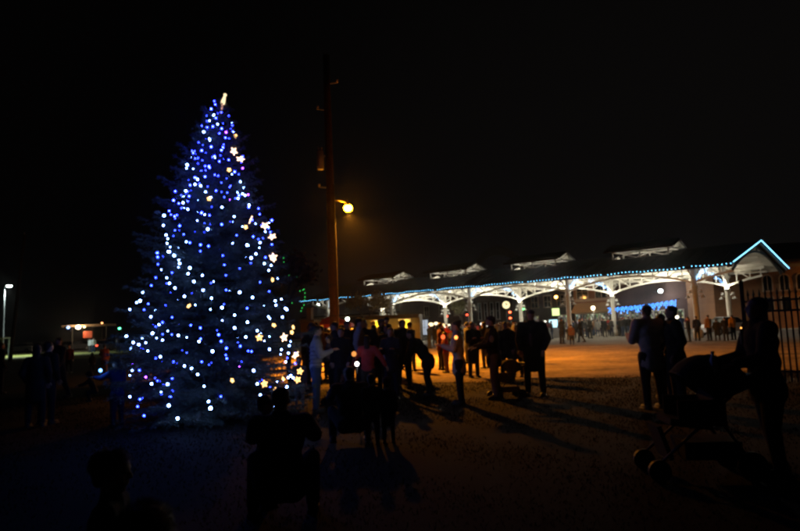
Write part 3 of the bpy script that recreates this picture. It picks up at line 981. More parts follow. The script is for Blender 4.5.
allb = sorted(bulbs, key=lambda t: -slant(t[0]))
per = len(allb) / bands
for bi in range(bands):
    part = allb[int(bi * per):int((bi + 1) * per)]
    st = thing('light_string', 'string of blue and white bulbs spiralling round the Christmas tree, %s coil from the top' % names[bi] if 0 < bi < bands - 1 else
               'string of blue and white bulbs on the Christmas tree, %s coil' % names[bi], 'string lights', (TX0, TY, 0), 0, 'light strings on the Christmas tree')
    base = Vector((TX0, TY, 0))
    seq = sorted(part, key=lambda t: math.atan2(t[0].x - axis_x(t[0].z), -(t[0].y - TY)))
    for p, c, _, _ in seq:
        ob = link('bulb', BME[c], st, p - base, (rb_.uniform(-.6, .6), rb_.uniform(-.6, .6), 0)); ob.scale = (rb_.choice((0.55, 0.8, 0.9, 1.0, 1.0, 1.1, 1.25)),) * 3
        link('socket', sock_me, ob)
    wp = []
    for (p, c, _, _), (q, _, _, _) in zip(seq, seq[1:]):
        for k in range(4):
            t = k / 4
            z = p.z * (1 - t) + q.z * t
            a0 = math.atan2(p.y - TY, p.x - axis_x(p.z)); a1 = math.atan2(q.y - TY, q.x - axis_x(q.z))
            da = (a1 - a0 + PI) % (2 * PI) - PI
            a = a0 + da * t
            rr_ = (math.hypot(p.x - axis_x(p.z), p.y - TY) * (1 - t) + math.hypot(q.x - axis_x(q.z), q.y - TY) * t) * (1 - 0.05 * math.sin(PI * t))
            wp.append((axis_x(z) + math.cos(a) * rr_ - TX0, math.sin(a) * rr_, z + 0.05 - 0.03 * math.sin(PI * t)))
    if len(wp) > 2:
        MB().tube(wp, 0.0035, 3).build('wire', mat('green_wire', (0.01, 0.02, 0.012), 0.6), st)

# star-shaped ornaments
G_STAR = glow('star_warm', (1.0, 0.52, 0.16), 5.0)
G_STARW = glow('star_pinkwhite', (1.0, 0.62, 0.40), 6.5)


def star_mesh(r, gl):
    m = MB(); pts = []
    for k in range(10):
        a = PI / 2 + k * PI / 5; rr2 = r if k % 2 == 0 else r * 0.48
        pts.append((math.cos(a) * rr2, math.sin(a) * rr2))
    # outline of small lamps plus a thin rim
    for k in range(10):
        a, b = pts[k], pts[(k + 1) % 10]
        for q in range(2):
            t = q / 2
            m.ell((a[0] * (1 - t) + b[0] * t, 0, a[1] * (1 - t) + b[1] * t), 0.0085, sub=1)
    for k in range(5):
        a = PI / 2 + k * 2 * PI / 5
        m.ell((math.cos(a) * r * 0.3, 0, math.sin(a) * r * 0.3), 0.007, sub=1)
    rim = MB()
    for k in range(10):
        a, b = pts[k], pts[(k + 1) % 10]
        rim.bar((a[0], 0.012, a[1]), (b[0], 0.012, b[1]), 0.008)
        rim.bar((0, 0.014, 0), (a[0], 0.014, a[1]), 0.006)
    return m.mesh('lamps', gl), rim.mesh('wire_frame', M_GREYMETAL)


SM = {k: star_mesh(r, g_) for k, r, g_ in (('L', 0.070, G_STARW), ('M', 0.056, G_STAR), ('S', 0.032, G_STAR))}
stars = sorted(parse(S1, 80) + parse(S2, 250), key=lambda t: t[1])
ordn = ['topmost', 'second', 'third', 'fourth', 'fifth', 'sixth', 'seventh', 'eighth', 'ninth', 'tenth', 'eleventh', 'twelfth', 'thirteenth', 'fourteenth', 'fifteenth',
        'sixteenth', 'seventeenth', 'eighteenth', 'nineteenth', 'twentieth', 'twenty-first', 'twenty-second', 'twenty-third', 'twenty-fourth', 'lowest', 'last']
szn = {'L': 'large', 'M': 'medium', 'S': 'small'}
for i, (px, py, c) in enumerate(stars):
    p = on_crown(px, py, 1.07)
    side = 'right side' if px > 250 else 'middle'
    s_ = thing('star_light', '%s of the warm star lights down the tree, %s, on its %s' % (ordn[i] if i < len(stars) - 1 else 'lowest', szn[c], side), 'star light', p, rb_.uniform(-1.25, 1.25), 'star lights on the Christmas tree')
    a_, b_ = SM[c]
    r0 = (rb_.uniform(-.7, .7), rb_.uniform(-0.6, 0.6), 0)
    link('lamps', a_, s_, rot=r0); link('wire_frame', b_, s_, rot=r0)
# tree topper: leaning warm lit angel-like finial
tp = at(222.5, 104, TY)
tt = thing('tree_topper', 'warm glowing topper leaning at the tip of the Christmas tree', 'tree topper', tp)
m = MB()
m.lathe([(0.0, 0.0), (0.040, 0.0), (0.042, 0.05), (0.030, 0.12), (0.022, 0.16)], 10, (0.0, 0, 0.0))
m.ell((0, 0, 0.19), 0.032)
m.build('figure', glow('topper_glow', (1.0, 0.78, 0.45), 1.5), tt, rot=(0, 0.28, 0), smooth=True)
MB().cone((-0.03, 0, -0.2), (0, 0, 0.02), 0.010, 0.02, 8).build('stem', glow('topper_stem', (1.0, 0.5, 0.4), 0.7), tt)

# smaller bare tree behind it, with green mini lights
M_LEAF = mat('dry_leaf', (0.12, 0.065, 0.03), 0.8, noise=0.4, nscale=4)


def leafy_tree(name, label, base, h, cr, seed, leafm, nleaf=2600, z0=0.35, leaf=0.07):
    rg = random.Random(seed)
    t = thing(name, label, 'tree', base)
    m = MB(); tips = []

    def grow(p, d, l, r, dep):
        q = p + d * l
        mid = p + d * l * 0.5 + Vector((rg.uniform(-1, 1), rg.uniform(-1, 1), 0)) * l * 0.06
        m.tube([p, mid, q], [r, r * 0.85, r * 0.7], 6 if dep < 2 else 4)
        if dep >= 4:
            tips.append((p, q)); return
        for k in range(3 if dep < 3 else 2):
            nd = (d + Vector((rg.uniform(-1, 1), rg.uniform(-1, 1), rg.uniform(-0.25, 0.6))) * (0.75 if dep else 0.6)).normalized()
            grow(q, nd, l * rg.uniform(0.6, 0.8), r * 0.6, dep + 1)
    grow(Vector((0, 0, 0)), Vector((rg.uniform(-.05, .05), 0, 1)).normalized(), h * z0, h * 0.022, 0)
    m.build('trunk', M_BARK, t)
    r2 = np.random.default_rng(seed)
    vs = []
    for k in range(nleaf):
        a, b = tips[rg.randrange(len(tips))]
        c = a.lerp(b, rg.random()) + Vector((rg.gauss(0, 1), rg.gauss(0, 1), rg.gauss(0, 1))) * cr * 0.10
        d = Vector((rg.gauss(0, 1), rg.gauss(0, 1), rg.gauss(0, 1))).normalized(); e = d.orthogonal().normalized()
        s = leaf * rg.uniform(0.6, 1.3)
        vs += [c - d * s, c + e * s * 0.5, c + d * s, c - e * s * 0.5]
    link('crown', np_mesh('crown', [tuple(v) for v in vs], np.arange(len(vs)).reshape(-1, 4), leafm, True), t)
    return t, tips


bt_, tips_ = leafy_tree('small_tree', 'thin brown leaved tree with a few green lights just right of the Christmas tree', xg(291, 15.5), 3.6, 1.0, 4, M_LEAF, 1700)
gs = thing('green_light_string', 'few tiny green lights in the thin brown tree', 'string lights', xg(291, 15.5))
m = MB()
for px, py in ((284, 262), (288, 262.5), (291, 261.5), (289, 275), (294, 274), (297, 276.5), (283.5, 258), (300, 291), (303, 290), (304, 289.3), (305, 293), (305, 297), (304.7, 300), (302, 308), (301, 311), (304, 305), (285, 303), (292, 303)):
    p = at(px, py, 15.1 + rb_.uniform(-.3, .3)) - xg(291, 15.5)
    m.ell(p, 0.011, sub=1)
m.build('bulbs', glow('green_led', (0.05, 0.9, 0.15), 1.6), gs)
# ------------------------------------------------------------------ utility pole with the sodium lamp
PY = 28.0
pt, pbm = at(326, 55, PY), xg(334.5, PY)
pole = thing('utility_pole', 'tall wooden utility pole carrying a glowing orange street lamp', 'utility pole', pbm)
lean = (pt.x - pbm.x) / pt.z


def pp(z, dx=0.0, dy=0.0):
    return Vector((lean * z + dx, dy, z))


MB().tube([pp(z) for z in np.linspace(-0.2, pt.z, 9)], [0.215 - 0.008 * k for k in range(9)], 14).build('pole', mat('creosote_wood', (0.05, 0.030, 0.018), 0.95, noise=0.4, nscale=9, bump=0.6, bscale=40, spec=0.1), pole, smooth=True)
lz = at(348, 208, PY + 1.0).z
zz_t = at(323, 160, PY).z
MB().tube([pp(z, 0.215 - 0.0045 * z, -0.10) for z in np.linspace(0, lz + 0.9, 8)], 0.035, 8).build('conduit', mat('conduit_dark', (0.05, 0.04, 0.034), 0.8, spec=0.1), pole, smooth=True)
for z in np.linspace(0.8, lz + 0.5, 6):
    MB().lathe([(0.212, -0.02), (0.218, 0), (0.212, 0.02)], 16, tuple(pp(z, 0.0))).build('strap', mat('strap_dark', (0.02, 0.018, 0.016), 0.8, spec=0.1), pole)
# transformer can
tc_ = link('transformer', None, pole, pp(zz_t, -0.42, 0))
MB().lathe([(0, -0.45), (0.15, -0.45), (0.16, -0.40), (0.16, 0.40), (0.13, 0.45), (0, 0.47)], 18).build('tank', mat('tank_grey', (0.34, 0.34, 0.34), 0.5, noise=0.1), tc_, smooth=True)
for s in (-1, 1):
    MB().lathe([(0, 0.62), (0.03, 0.62), (0.05, 0.56), (0.03, 0.52), (0.05, 0.48), (0.03, 0.44)], 8, (s * 0.07, 0, 0)).build('bushing', mat('porcelain', (0.4, 0.36, 0.32), 0.3), tc_)
MB().box((0.24, 0, 0.2), (0.2, 0.08, 0.06)).build('hanger', M_GREYMETAL, tc_)
for z, dx in ((at(326, 84, PY).z, 0.5), (at(326, 110, PY).z, -0.45), (at(326, 188, PY).z, -0.5)):
    b = link('insulator_bracket', None, pole, pp(z))
    MB().bar((0, 0, 0), (dx, -0.02, 0.05), 0.04).build('arm', M_GREYMETAL, b)
    MB().lathe([(0, 0.16), (0.03, 0.16), (0.055, 0.10), (0.03, 0.07), (0.05, 0.03), (0.02, 0)], 8, (dx, -0.02, 0.05)).build('insulator', mat('porcelain', (0.4, 0.36, 0.32), 0.3), b)
# lamp: arm + NEMA head with refractor
lx = (at(348, 208, PY + 1.0).x - pbm.x) - lean * lz
la = link('street_lamp_head', None, pole, pp(lz, 0, 0))
LY = 1.0
MB().tube([(0.1, 0.12, 0.22), (0.35, 0.5, 0.27), (lx - 0.03, LY - 0.05, 0.24)], 0.028, 8).build('arm', M_GREYMETAL, la, smooth=True)
MB().lathe([(0, 0.32), (0.07, 0.32), (0.11, 0.26), (0.15, 0.14), (0.14, 0.12)], 16, (lx, LY, 0.0)).build('housing', M_GREYMETAL, la, smooth=True)
SOD = (1.0, 0.33, 0.022)
m = MB(); m.lathe([(0.14, 0.12), (0.19, 0.06), (0.20, -0.02), (0.17, -0.10), (0.10, -0.15), (0, -0.16)], 18, (lx, LY, 0.0))
m.build('refractor', glow('sodium_refractor', (1.0, 0.34, 0.006), 260.0), la, smooth=True)
lamp('sodium_light', 'SPOT', (lx, LY, -0.27), 44000, SOD, la, 0.10, (R(2), R(-15), 0), R(157), 1.0)

# ------------------------------------------------------------------ street lamps and signals
def post_lamp(name, label, loc, h, col, strength, power, head='globe', arm=0.0, r=0.16, cat='street lamp', group=None, pm=None):
    t = thing(name, label, cat, loc, 0, group)
    pm = pm or M_DARKMETAL
    MB().lathe([(0, 0), (0.14, 0), (0.13, 0.25), (0.07, 0.35), (0.055, h * 0.6), (0.045, h)], 10).build('post', pm, t, smooth=True)
    if head == 'globe':
        MB().lathe([(0.0, h), (0.09, h), (0.10, h + 0.08), (0.05, h + 0.1)], 10).build('collar', pm, t)
        MB().ell((0, 0, h + 0.1 + r), r, sub=2).build('globe', glow(name + '_g%.2f' % h, col, strength), t, smooth=True)
        MB().lathe([(0.0, h + 0.16 + 2 * r), (0.05, h + 0.12 + 2 * r), (0.09, h + 0.07 + 2 * r)], 10).build('finial', pm, t)
        lp = (0, -r - 0.12, h + 0.1 + r)
    else:
        MB().tube([(0, 0, h - 0.1), (arm * 0.5, 0, h + 0.15), (arm, 0, h + 0.1)], 0.035, 8).build('arm', pm, t)
        MB().box((arm + 0.2 * (1 if arm >= 0 else -1), 0, h + 0.1), (0.45, 0.28, 0.10)).build('housing', M_GREYMETAL, t)
        MB().ell((arm + 0.2 * (1 if arm >= 0 else -1), 0, h + 0.0), (r * 1.6, r, r * 0.55), sub=2).build('lens', glow(name + '_l%.2f' % h, col, strength), t, smooth=True)
        lp = (arm + 0.2 * (1 if arm >= 0 else -1), -0.05, h - r * 0.55 - 0.15)
    if power and head != 'globe':
        lamp('lamp_light', 'SPOT', lp, power, col, t, r * 0.8, (0, 0, 0), R(132), 0.7)
    elif power:
        lamp('lamp_light', 'POINT', lp, power, col, t, r * 0.8)
    return t


# far-left white lamp over the verge
p = at(5, 285, 70)
post_lamp('white_street_lamp', 'street lamp with a white head glowing at the far left edge', xg(3.2, 70), p.z - 0.15, (0.85, 1.0, 0.92), 40, 15000, 'head', 0.3, 0.20, pm=mat('lamp_post_grey', (0.03, 0.034, 0.036), 0.7))
# dark utility pole behind it
up = thing('utility_pole', 'dark bare utility pole standing beside the white lamp at far left', 'utility pole', xg(10.5, 52))
MB().tube([(0, 0, 0), (0.45, 0, 5), (0.95, 0, 10.8)], [0.16, 0.14, 0.10], 10).build('pole', mat('dark_pole_wood', (0.05, 0.035, 0.025), 0.95, noise=0.4), up, smooth=True)
for s in (0.95,):
    MB().lathe([(0, 0.2), (0.04, 0.2), (0.06, 0.1), (0.03, 0)], 8, (s, 0, 10.8)).build('insulator', mat('porcelain', (0.4, 0.36, 0.32), 0.3), up)
PLAMPS = [
    (593, 308, 68, (1.0, 0.80, 0.48), 9, 1100, 0.22, 'globe lamp glowing warm white in front of the orange brick shop'),
    (318, 305, 95, (0.85, 1.0, 0.85), 14, 120, 0.24, 'greenish white lamp seen just left of the wooden pole, under the blue eave'),
    (347.5, 319, 80, (0.85, 1.0, 0.85), 14, 120, 0.24, 'greenish white lamp in the haze right of the wooden pole'),
    (556, 297, 80, (1.0, 0.45, 0.10), 14, 120, 0.20, 'small orange lamp hanging between two pavilion columns'),
    (677, 317, 66, (1.0, 0.85, 0.6), 8, 60, 0.16, 'low warm lamp right of the blue icicle lights'),
]
for px, py, Y, c, s, pw, r_, lb in PLAMPS:
    p = at(px, py, Y); post_lamp('post_lamp', lb, (p.x, p.y, 0), p.z - 0.1 - r_, c, s, pw, 'globe', 0, r_, group='post lamps beyond the pavilion')
# flood light on the brown building
p = at(660.5, 291, 74)
fl = thing('flood_light', 'white flood light glaring high on the brown building', 'flood light', p)
MB().ell((0, 0, 0), (0.26, 0.12, 0.22)).build('lens', glow('flood', (0.85, 0.98, 1.0), 22), fl, smooth=True)
MB().box((0, 0.2, 0.02), (0.6, 0.25, 0.5)).build('housing', M_DARKMETAL, fl)
MB().bar((0, 0.3, 0), (0.4, 6.5, 0.2), 0.1).build('bracket', M_DARKMETAL, fl)
lamp('flood_lamp', 'POINT', (0, -0.4, -0.1), 350, (0.85, 0.95, 1.0), fl, 0.2)


def signal(label, px, py, Y, col, n=1, lit=0, h_extra=0.0):
    p = at(px, py, Y); t = thing('traffic_light', label, 'traffic light', (p.x, p.y, 0), 0, 'traffic lights beyond the pavilion')
    MB().lathe([(0, 0), (0.1, 0), (0.08, 0.2), (0.06, p.z - 0.6)], 8).build('post', M_DARKMETAL, t)
    MB().box((0, 0.12, p.z - 0.25), (0.36, 0.22, 1.1)).build('housing', M_BLACK, t)
    for k in range(3):
        z = p.z + 0.1 - k * 0.34
        on = k in (lit if isinstance(lit, tuple) else (lit,))
        MB().ell((0, 0.0, z), (0.14, 0.05, 0.14)).build('lens', glow('signal_%s' % (label[:18]), col, 9) if on else M_GLASS, t, smooth=True)
        MB().lathe([(0.15, 0), (0.15, 0.16)], 10).mesh('visor')
        MB().bar((-0.15, -0.08, z + 0.16), (0.15, -0.08, z + 0.16), 0.02, 0.16).build('visor', M_BLACK, t)
    return t


signal('red traffic light left of a white pavilion column in the middle', 447, 317, 78, (1.0, 0.08, 0.03))
signal('pair of red signal lamps below the round glowing clock', 510, 313, 70, (1.0, 0.10, 0.03), 1, (0, 2))
signal('green traffic light beside the white column right of the glowing clock', 524, 310, 74, (0.1, 1.0, 0.2), 1, 0)
signal('tiny green signal at far left near the Christmas tree edge', 119.5, 329.3, 70, (0.1, 1.0, 0.45), 1, 0)
signal('faint red signal behind the grey column in the middle', 467, 315.5, 86, (0.9, 0.05, 0.02), 1, 0)
# round glowing clock on a post
p = at(506, 305, 66)
ck = thing('post_clock', 'round yellow glowing street clock on a post between the columns', 'clock', (p.x, p.y, 0))
MB().lathe([(0, 0), (0.2, 0), (0.18, 0.4), (0.08, 0.55), (0.06, p.z - 0.65)], 10).build('post', M_DARKMETAL, ck)
MB().cone((0, -0.1, p.z), (0, 0.1, p.z), 0.46, 0.46, 24).build('case', M_DARKMETAL, ck)
MB().cone((0, -0.13, p.z), (0, -0.101, p.z), 0.40, 0.40, 24).build('dial', glow('clock_dial', (1.0, 0.82, 0.42), 1.5), ck)
hb = MB(); hb.box((0.1, -0.145, p.z + 0.06), (0.22, 0.02, 0.07), (0, -0.6, 0)); hb.build('hour_hand', M_BLACK, ck)
MB().box((-0.02, -0.146, p.z + 0.12), (0.07, 0.02, 0.3)).build('minute_hand', M_BLACK, ck)
# lit square sign
p = at(555.5, 312, 62)
sg = thing('lit_sign', 'small square sign glowing yellow-green beside a pavilion column', 'sign', (p.x, p.y, 0))
MB().box((0, 0, p.z), (0.84, 0.16, 0.84)).build('sign_box', M_DARKMETAL, sg)
MB().box((0, -0.09, p.z), (0.72, 0.03, 0.72)).build('panel', glow('sign_green', (0.78, 1.0, 0.35), 1.6), sg)
MB().cone((0, 0, 0), (0, 0, p.z - 0.5), 0.06, 0.06, 8).build('post', M_DARKMETAL, sg)
# lit screen/kiosk in the crowd at 553
p = at(553, 326, 60)
kk = thing('vendor_screen', 'pale blue glowing vendor stand below the yellow-green sign', 'stand', (p.x, p.y, 0))
MB().box((0, 0, 0.5), (1.1, 0.7, 1.0)).build('counter', M_GREYMETAL, kk)
MB().box((0, -0.1, 1.42), (0.85, 0.10, 0.75), (0.12, 0, 0)).build('screen', glow('screen_blue', (0.55, 0.9, 1.0), 1.5), kk)
# yellow glowing food trailer windows behind the crowd (photo 372-412)
p = at(392, 326, 46)
ft = thing('food_trailer', 'food trailer with two yellow glowing windows behind the crowd', 'trailer', (p.x, p.y, 0), R(-8))
MB().box((0, 1.1, 1.55), (4.2, 2.0, 2.0)).build('body', mat('trailer_paint', (0.12, 0.09, 0.04), 0.6, noise=0.15), ft)
for x_ in (-0.95, 0.95):
    MB().box((x_, 0.08, 1.75), (0.75, 0.06, 0.75)).build('window', glow('trailer_yellow', (1.0, 0.62, 0.03), 2.4), ft)
    f = MB()
    for s in (-1, 1):
        f.box((x_ + s * 0.42, 0.06, 1.75), (0.09, 0.1, 0.93)); f.box((x_, 0.055, 1.75 + s * 0.42), (0.75, 0.1, 0.09))
    f.build('window_frame', M_CREAM, ft)
    lamp('window_light', 'POINT', (x_, -0.5, 1.9), 40, (1.0, 0.62, 0.15), ft, 0.2)
for s in (-1.4, 1.4):
    MB().cone((s, -0.0, 0.35), (s, 0.25, 0.35), 0.34, 0.34, 14).build('wheel', M_BLACK, ft)
MB().prism([(-2.1, 0.05, 2.52), (-2.1, -1.0, 2.28), (-2.1, -1.0, 2.24), (-2.1, 0.05, 2.44)], (4.2, 0, 0)).build('awning', mat('dark_canvas', (0.05, 0.04, 0.03), 0.9), ft)
# red tent
p = at(332, 326, 48)
tn = thing('red_tent', 'red peaked canopy tent behind the wooden pole', 'tent', (p.x, p.y, 0))
m = MB(); m.add([(-1.6, -1.5, 2.05), (1.6, -1.5, 2.05), (1.6, 1.5, 2.05), (-1.6, 1.5, 2.05), (0, 0, 2.75), (-1.6, -1.5, 1.8), (1.6, -1.5, 1.8), (1.6, 1.5, 1.8), (-1.6, 1.5, 1.8)],
                [(0, 1, 4), (1, 2, 4), (2, 3, 4), (3, 0, 4), (0, 5, 6, 1), (1, 6, 7, 2), (2, 7, 8, 3), (3, 8, 5, 0)])
m.build('canopy', mat('tent_red', (0.55, 0.05, 0.04), 0.8, noise=0.1), tn)
for sx in (-1.5, 1.5):
    for sy in (-1.4, 1.4):
        MB().bar((sx, sy, 0), (sx, sy, 2.05), 0.05).build('leg', M_GREYMETAL, tn)
lb_ = MB().ell((0, 0, 1.95), 0.06); lb_.build('work_lamp', glow('tent_bulb', (1.0, 0.8, 0.5), 8), tn)
lamp('tent_light', 'POINT', (0, 0, 1.8), 45, (1.0, 0.78, 0.45), tn, 0.1)
# stone marker left of the pole
p = at(310, 318, 46)
M_MARK = mat('marker_stone', (0.10, 0.075, 0.055), 0.9, noise=0.3)
mk = thing('brick_marker', 'orange lit square pillar on a wide base left of the wooden pole', 'pillar', (p.x, p.y, 0), R(-20)); mk.scale = (1.39, 1.39, 1.2)
MB().box((0, 0, 0.93), (0.80, 0.70, 1.86)).build('base', M_BRICK2, mk); MB().box((0, 0, 1.94), (0.92, 0.82, 0.14)).build('cap_slab', M_MARK, mk)
MB().box((0, 0, 2.36), (0.27, 0.27, 0.68)).build('shaft', M_MARK, mk); MB().box((0, 0, 2.74), (0.34, 0.34, 0.08)).build('cap', M_MARK, mk)
# stall lights far behind (string of warm bulbs over vendor tables 425-480)
vs_ = thing('vendor_light_string', 'uneven row of warm and pink stall lights behind the middle crowd', 'string lights', at(400, 326, 58) * 1)
vs_.location.z = 0
for px, py, c, r_ in ((431, 324.5, (1, .75, .4), .2), (436, 323.5, (1, .8, .5), .16), (443, 325, (1, .6, .25), .14), (446, 326.5, (1, .85, .6), .14), (449, 325, (1, .8, .5), .1), (466, 325, (1, .45, .8), .15), (469, 325.5, (.8, .6, 1), .1), (482, 324, (1, 1, .9), .14), (488, 326, (1, .9, .7), .1), (540, 323, (.9, 1, 1), .12), (545, 321.5, (1, .95, .8), .1)):
    p = at(px, py, 58)
    m = MB(); m.ell((0, 0, 0), (r_ * 1.3, r_, r_ * 0.9), sub=2)
    m.build('lantern', glow('stall_%d' % px, c, 2.2), vs_, p - vs_.location, smooth=True)
q = [at(px, 320.5 + 1.5 * math.sin(px * 0.2), 58) - vs_.location for px in range(428, 550, 6)]
MB().tube(q, 0.012, 4).build('wire', M_BLACK, vs_)
for px in (428, 488, 548):
    a = at(px, 320.5 + 1.5 * math.sin(px * 0.2), 58) - vs_.location
    MB().cone((a.x, a.y, 0), (a.x, a.y, a.z), 0.04, 0.03, 8).build('pole', M_DARKMETAL, vs_)
# trees with dull yellow leaves behind
leafy_tree('street_tree', 'dull yellow street tree lit from below behind the food trailer', xg(366, 60), 5.6, 2.6, 9, mat('yellow_leaf', (0.22, 0.16, 0.05), 0.8, noise=0.4, nscale=3), 2200, 0.32, 0.14)
leafy_tree('street_tree', 'small olive street tree right of the red traffic light', xg(463, 76), 5.0, 1.8, 12, mat('olive_leaf', (0.12, 0.12, 0.05), 0.8, noise=0.4, nscale=3), 1200, 0.34, 0.14)

# ------------------------------------------------------------------ far left: canopy, cars, kiosk
p = at(84, 327, 92)
cn = thing('station_canopy', 'distant flat canopy with bright lamps and a red sign at left', 'canopy', (p.x, 92, 0))
cz = p.z
MB().box((0, 1.6, cz + 0.22), (6.6, 3.4, 0.3)).build('roof_slab', mat('canopy_orange', (0.5, 0.32, 0.18), 0.7), cn)
for x_ in (-2.6, 2.6):
    MB().cone((x_, 1.6, 0), (x_, 1.6, cz + 0.1), 0.09, 0.09, 8).build('post', mat('canopy_post', (0.06, 0.05, 0.045), 0.8), cn)
for px, c, r_, s in ((69, (0.25, 0.45, 1.0), 0.18, 6), (79, (1.0, 0.85, 0.6), 0.3, 12), (85, (1.0, 0.8, 0.4), 0.14, 6)):
    q = at(px, 327, 92); m = MB(); m.ell((q.x - p.x, -0.2, cz), (r_ * 1.3, 0.12, r_)); m.build('canopy_lamp', glow('canopy_%d' % px, c, s), cn, smooth=True)
lamp('canopy_light', 'POINT', (-0.7, -0.8, cz - 0.3), 260, (1.0, 0.75, 0.45), cn, 0.2)
q = at(88.5, 334.5, 92); MB().box((q.x - p.x, -0.2, q.z), (1.3, 0.15, 1.0)).build('sign_panel', mat('sign_red', (0.7, 0.12, 0.05), 0.6, emit=(1, .2, .08), estr=0.15), cn)
MB().cone((q.x - p.x, -0.1, 0), (q.x - p.x, -0.1, q.z), 0.06, 0.06, 8).build('sign_post', M_GREYMETAL, cn)
q = at(102, 323, 100)
post_lamp('post_lamp', 'tiny orange lamp right of the distant canopy at left', (q.x, q.y, 0), q.z - 0.25, (1, .35, .12), 5, 0, 'globe', 0, 0.15)


def car(label, loc, rz, col, tail=False):
    t = thing('parked_car', label, 'car', loc, rz, 'cars parked at far left')
    pm = mat('car_%.2f_%.2f_%.2f' % col, col, 0.3, metal=0.4, spec=0.6)
    prof = [(-2.2, 0.28), (-2.25, 0.62), (-2.15, 0.86), (-1.55, 0.95), (0.75, 0.95), (1.95, 0.86), (2.22, 0.66), (2.25, 0.30)]
    m = MB()
    rings = []
    for y_, sc in ((-0.86, 0.97), (-0.80, 1.0), (0.80, 1.0), (0.86, 0.97)):
        rings.append([(x_ * sc, y_, 0.28 + (z_ - 0.28) * sc) for x_, z_ in prof])
    n_ = len(prof); vs = sum(rings, [])
    fs = [(a * n_ + k, a * n_ + (k + 1) % n_, (a + 1) * n_ + (k + 1) % n_, (a + 1) * n_ + k) for a in range(3) for k in range(n_)]
    fs += [tuple(range(n_ - 1, -1, -1)), tuple(range(3 * n_, 4 * n_))]
    m.add(vs, fs); m.build('body', pm, t)
    cab = [(-1.60, 0.94), (-1.0, 1.40), (0.15, 1.44), (0.95, 0.94)]
    m = MB()
    vs = [(x_, s * (0.78 if z_ < 1 else 0.58), z_) for s in (-1, 1) for x_, z_ in cab]
    m.add(vs, [(3, 2, 1, 0), (4, 5, 6, 7), (0, 1, 5, 4), (1, 2, 6, 5), (2, 3, 7, 6)]); m.build('windows', M_GLASS, t)
    MB().prism([(-1.02, -0.59, 1.40), (0.17, -0.59, 1.44), (0.17, -0.59, 1.47), (-1.02, -0.59, 1.43)], (0, 1.18, 0)).build('roof', pm, t)
    for s in (-1, 1):
        for x_ in (-1.35, 1.35):
            wh = link('wheel', None, t, (x_, s * 0.78, 0.32))
            MB().cone((0, -0.1, 0), (0, 0.1, 0), 0.32, 0.32, 16).build('tyre', M_BLACK, wh)
            MB().cone((0, -0.11, 0), (0, 0.11, 0), 0.19, 0.19, 12).build('rim', M_GREYMETAL, wh)
        MB().box((2.2, s * 0.62, 0.68), (0.12, 0.34, 0.14)).build('headlight', mat('headlight_glass', (0.7, 0.72, 0.75), 0.2), t)
        MB().box((-2.19, s * 0.62, 0.74), (0.12, 0.34, 0.16)).build('taillight', glow('tail_red', (1.0, 0.07, 0.03), 5.0) if tail else mat('tail_off', (0.2, 0.01, 0.01), 0.3), t)
    return t


car('silver sedan parked under the white lamp at the far left', xg(23, 92), R(172), (0.42, 0.43, 0.42))
car('dark car with glowing red taillights left of the Christmas tree', xg(107, 84), R(68), (0.05, 0.05, 0.06), True)
car('dark parked car behind the two people in white at left', xg(80, 96), R(8), (0.06, 0.06, 0.07))
p = xg(0.5, 62)
ks = thing('white_kiosk', 'pale glazed kiosk cut by the left edge of the picture', 'kiosk', p)
for s in (-1, 1):
    MB().bar((s * 0.55, -0.5, 0), (s * 0.55, -0.5, 2.0), 0.12).build('post', mat('kiosk_white', (0.75, 0.8, 0.8), 0.5), ks)
    MB().bar((s * 0.55, 0.5, 0), (s * 0.55, 0.5, 2.0), 0.12).build('post', mat('kiosk_white', (0.75, 0.8, 0.8), 0.5), ks)
MB().box((0, 0, 2.05), (1.3, 1.2, 0.14)).build('roof', mat('kiosk_white', (0.75, 0.8, 0.8), 0.5), ks)
MB().box((0, -0.5, 1.1), (0.98, 0.03, 1.6)).build('pane', mat('kiosk_glass', (0.10, 0.16, 0.2), 0.2), ks)
MB().box((0, -0.5, 0.16), (0.98, 0.08, 0.25)).build('plinth', mat('kiosk_white', (0.75, 0.8, 0.8), 0.5), ks)
# pale SUV / police car seen behind the right row (photo 712-730)
car('pale car with a bluish windscreen behind the row of people at right', xg(722, 50), R(200), (0.5, 0.53, 0.6))
p = at(760.5, 302, 58)
post_lamp('post_lamp', 'small yellowish lamp seen through the iron fence at right', (p.x, p.y, 0), p.z - 0.23, (1, .85, .5), 9, 30, 'globe', 0, 0.13)

# ------------------------------------------------------------------ iron fence at the right
f0, f1 = xg(744, 14.6), xg(985, 11.2)
fd = (f1 - f0); flen = fd.length
fn = thing('iron_fence', 'tall black iron fence with spiked pickets at the right edge', 'fence', f0, math.atan2(fd.y, fd.x))
pk = MB(); pk.box((0, 0, 1.02), (0.030, 0.030, 2.0)); pk.cone((0, 0, 2.0), (0, 0, 2.16), 0.036, 0.002, 4); pk.ell((0, 0, 2.01), 0.032, sub=1)
pk_me = pk.mesh('picket', M_DARKMETAL)
npk = int(flen / 0.125)
for k in range(npk + 1):
    if k % 16 == 0:
        ps = MB(); ps.box((0, 0, 1.15), (0.07, 0.07, 2.3)); ps.ell((0, 0, 2.34), 0.055, sub=2); ps.build('post', M_DARKMETAL, fn, (k * flen / npk, 0, 0))
    else:
        link('picket', pk_me, fn, (k * flen / npk, 0, 0))
for z in (0.25, 1.62, 1.86):
    MB().box((flen / 2, 0, z), (flen, 0.035, 0.045)).build('rail', M_DARKMETAL, fn)
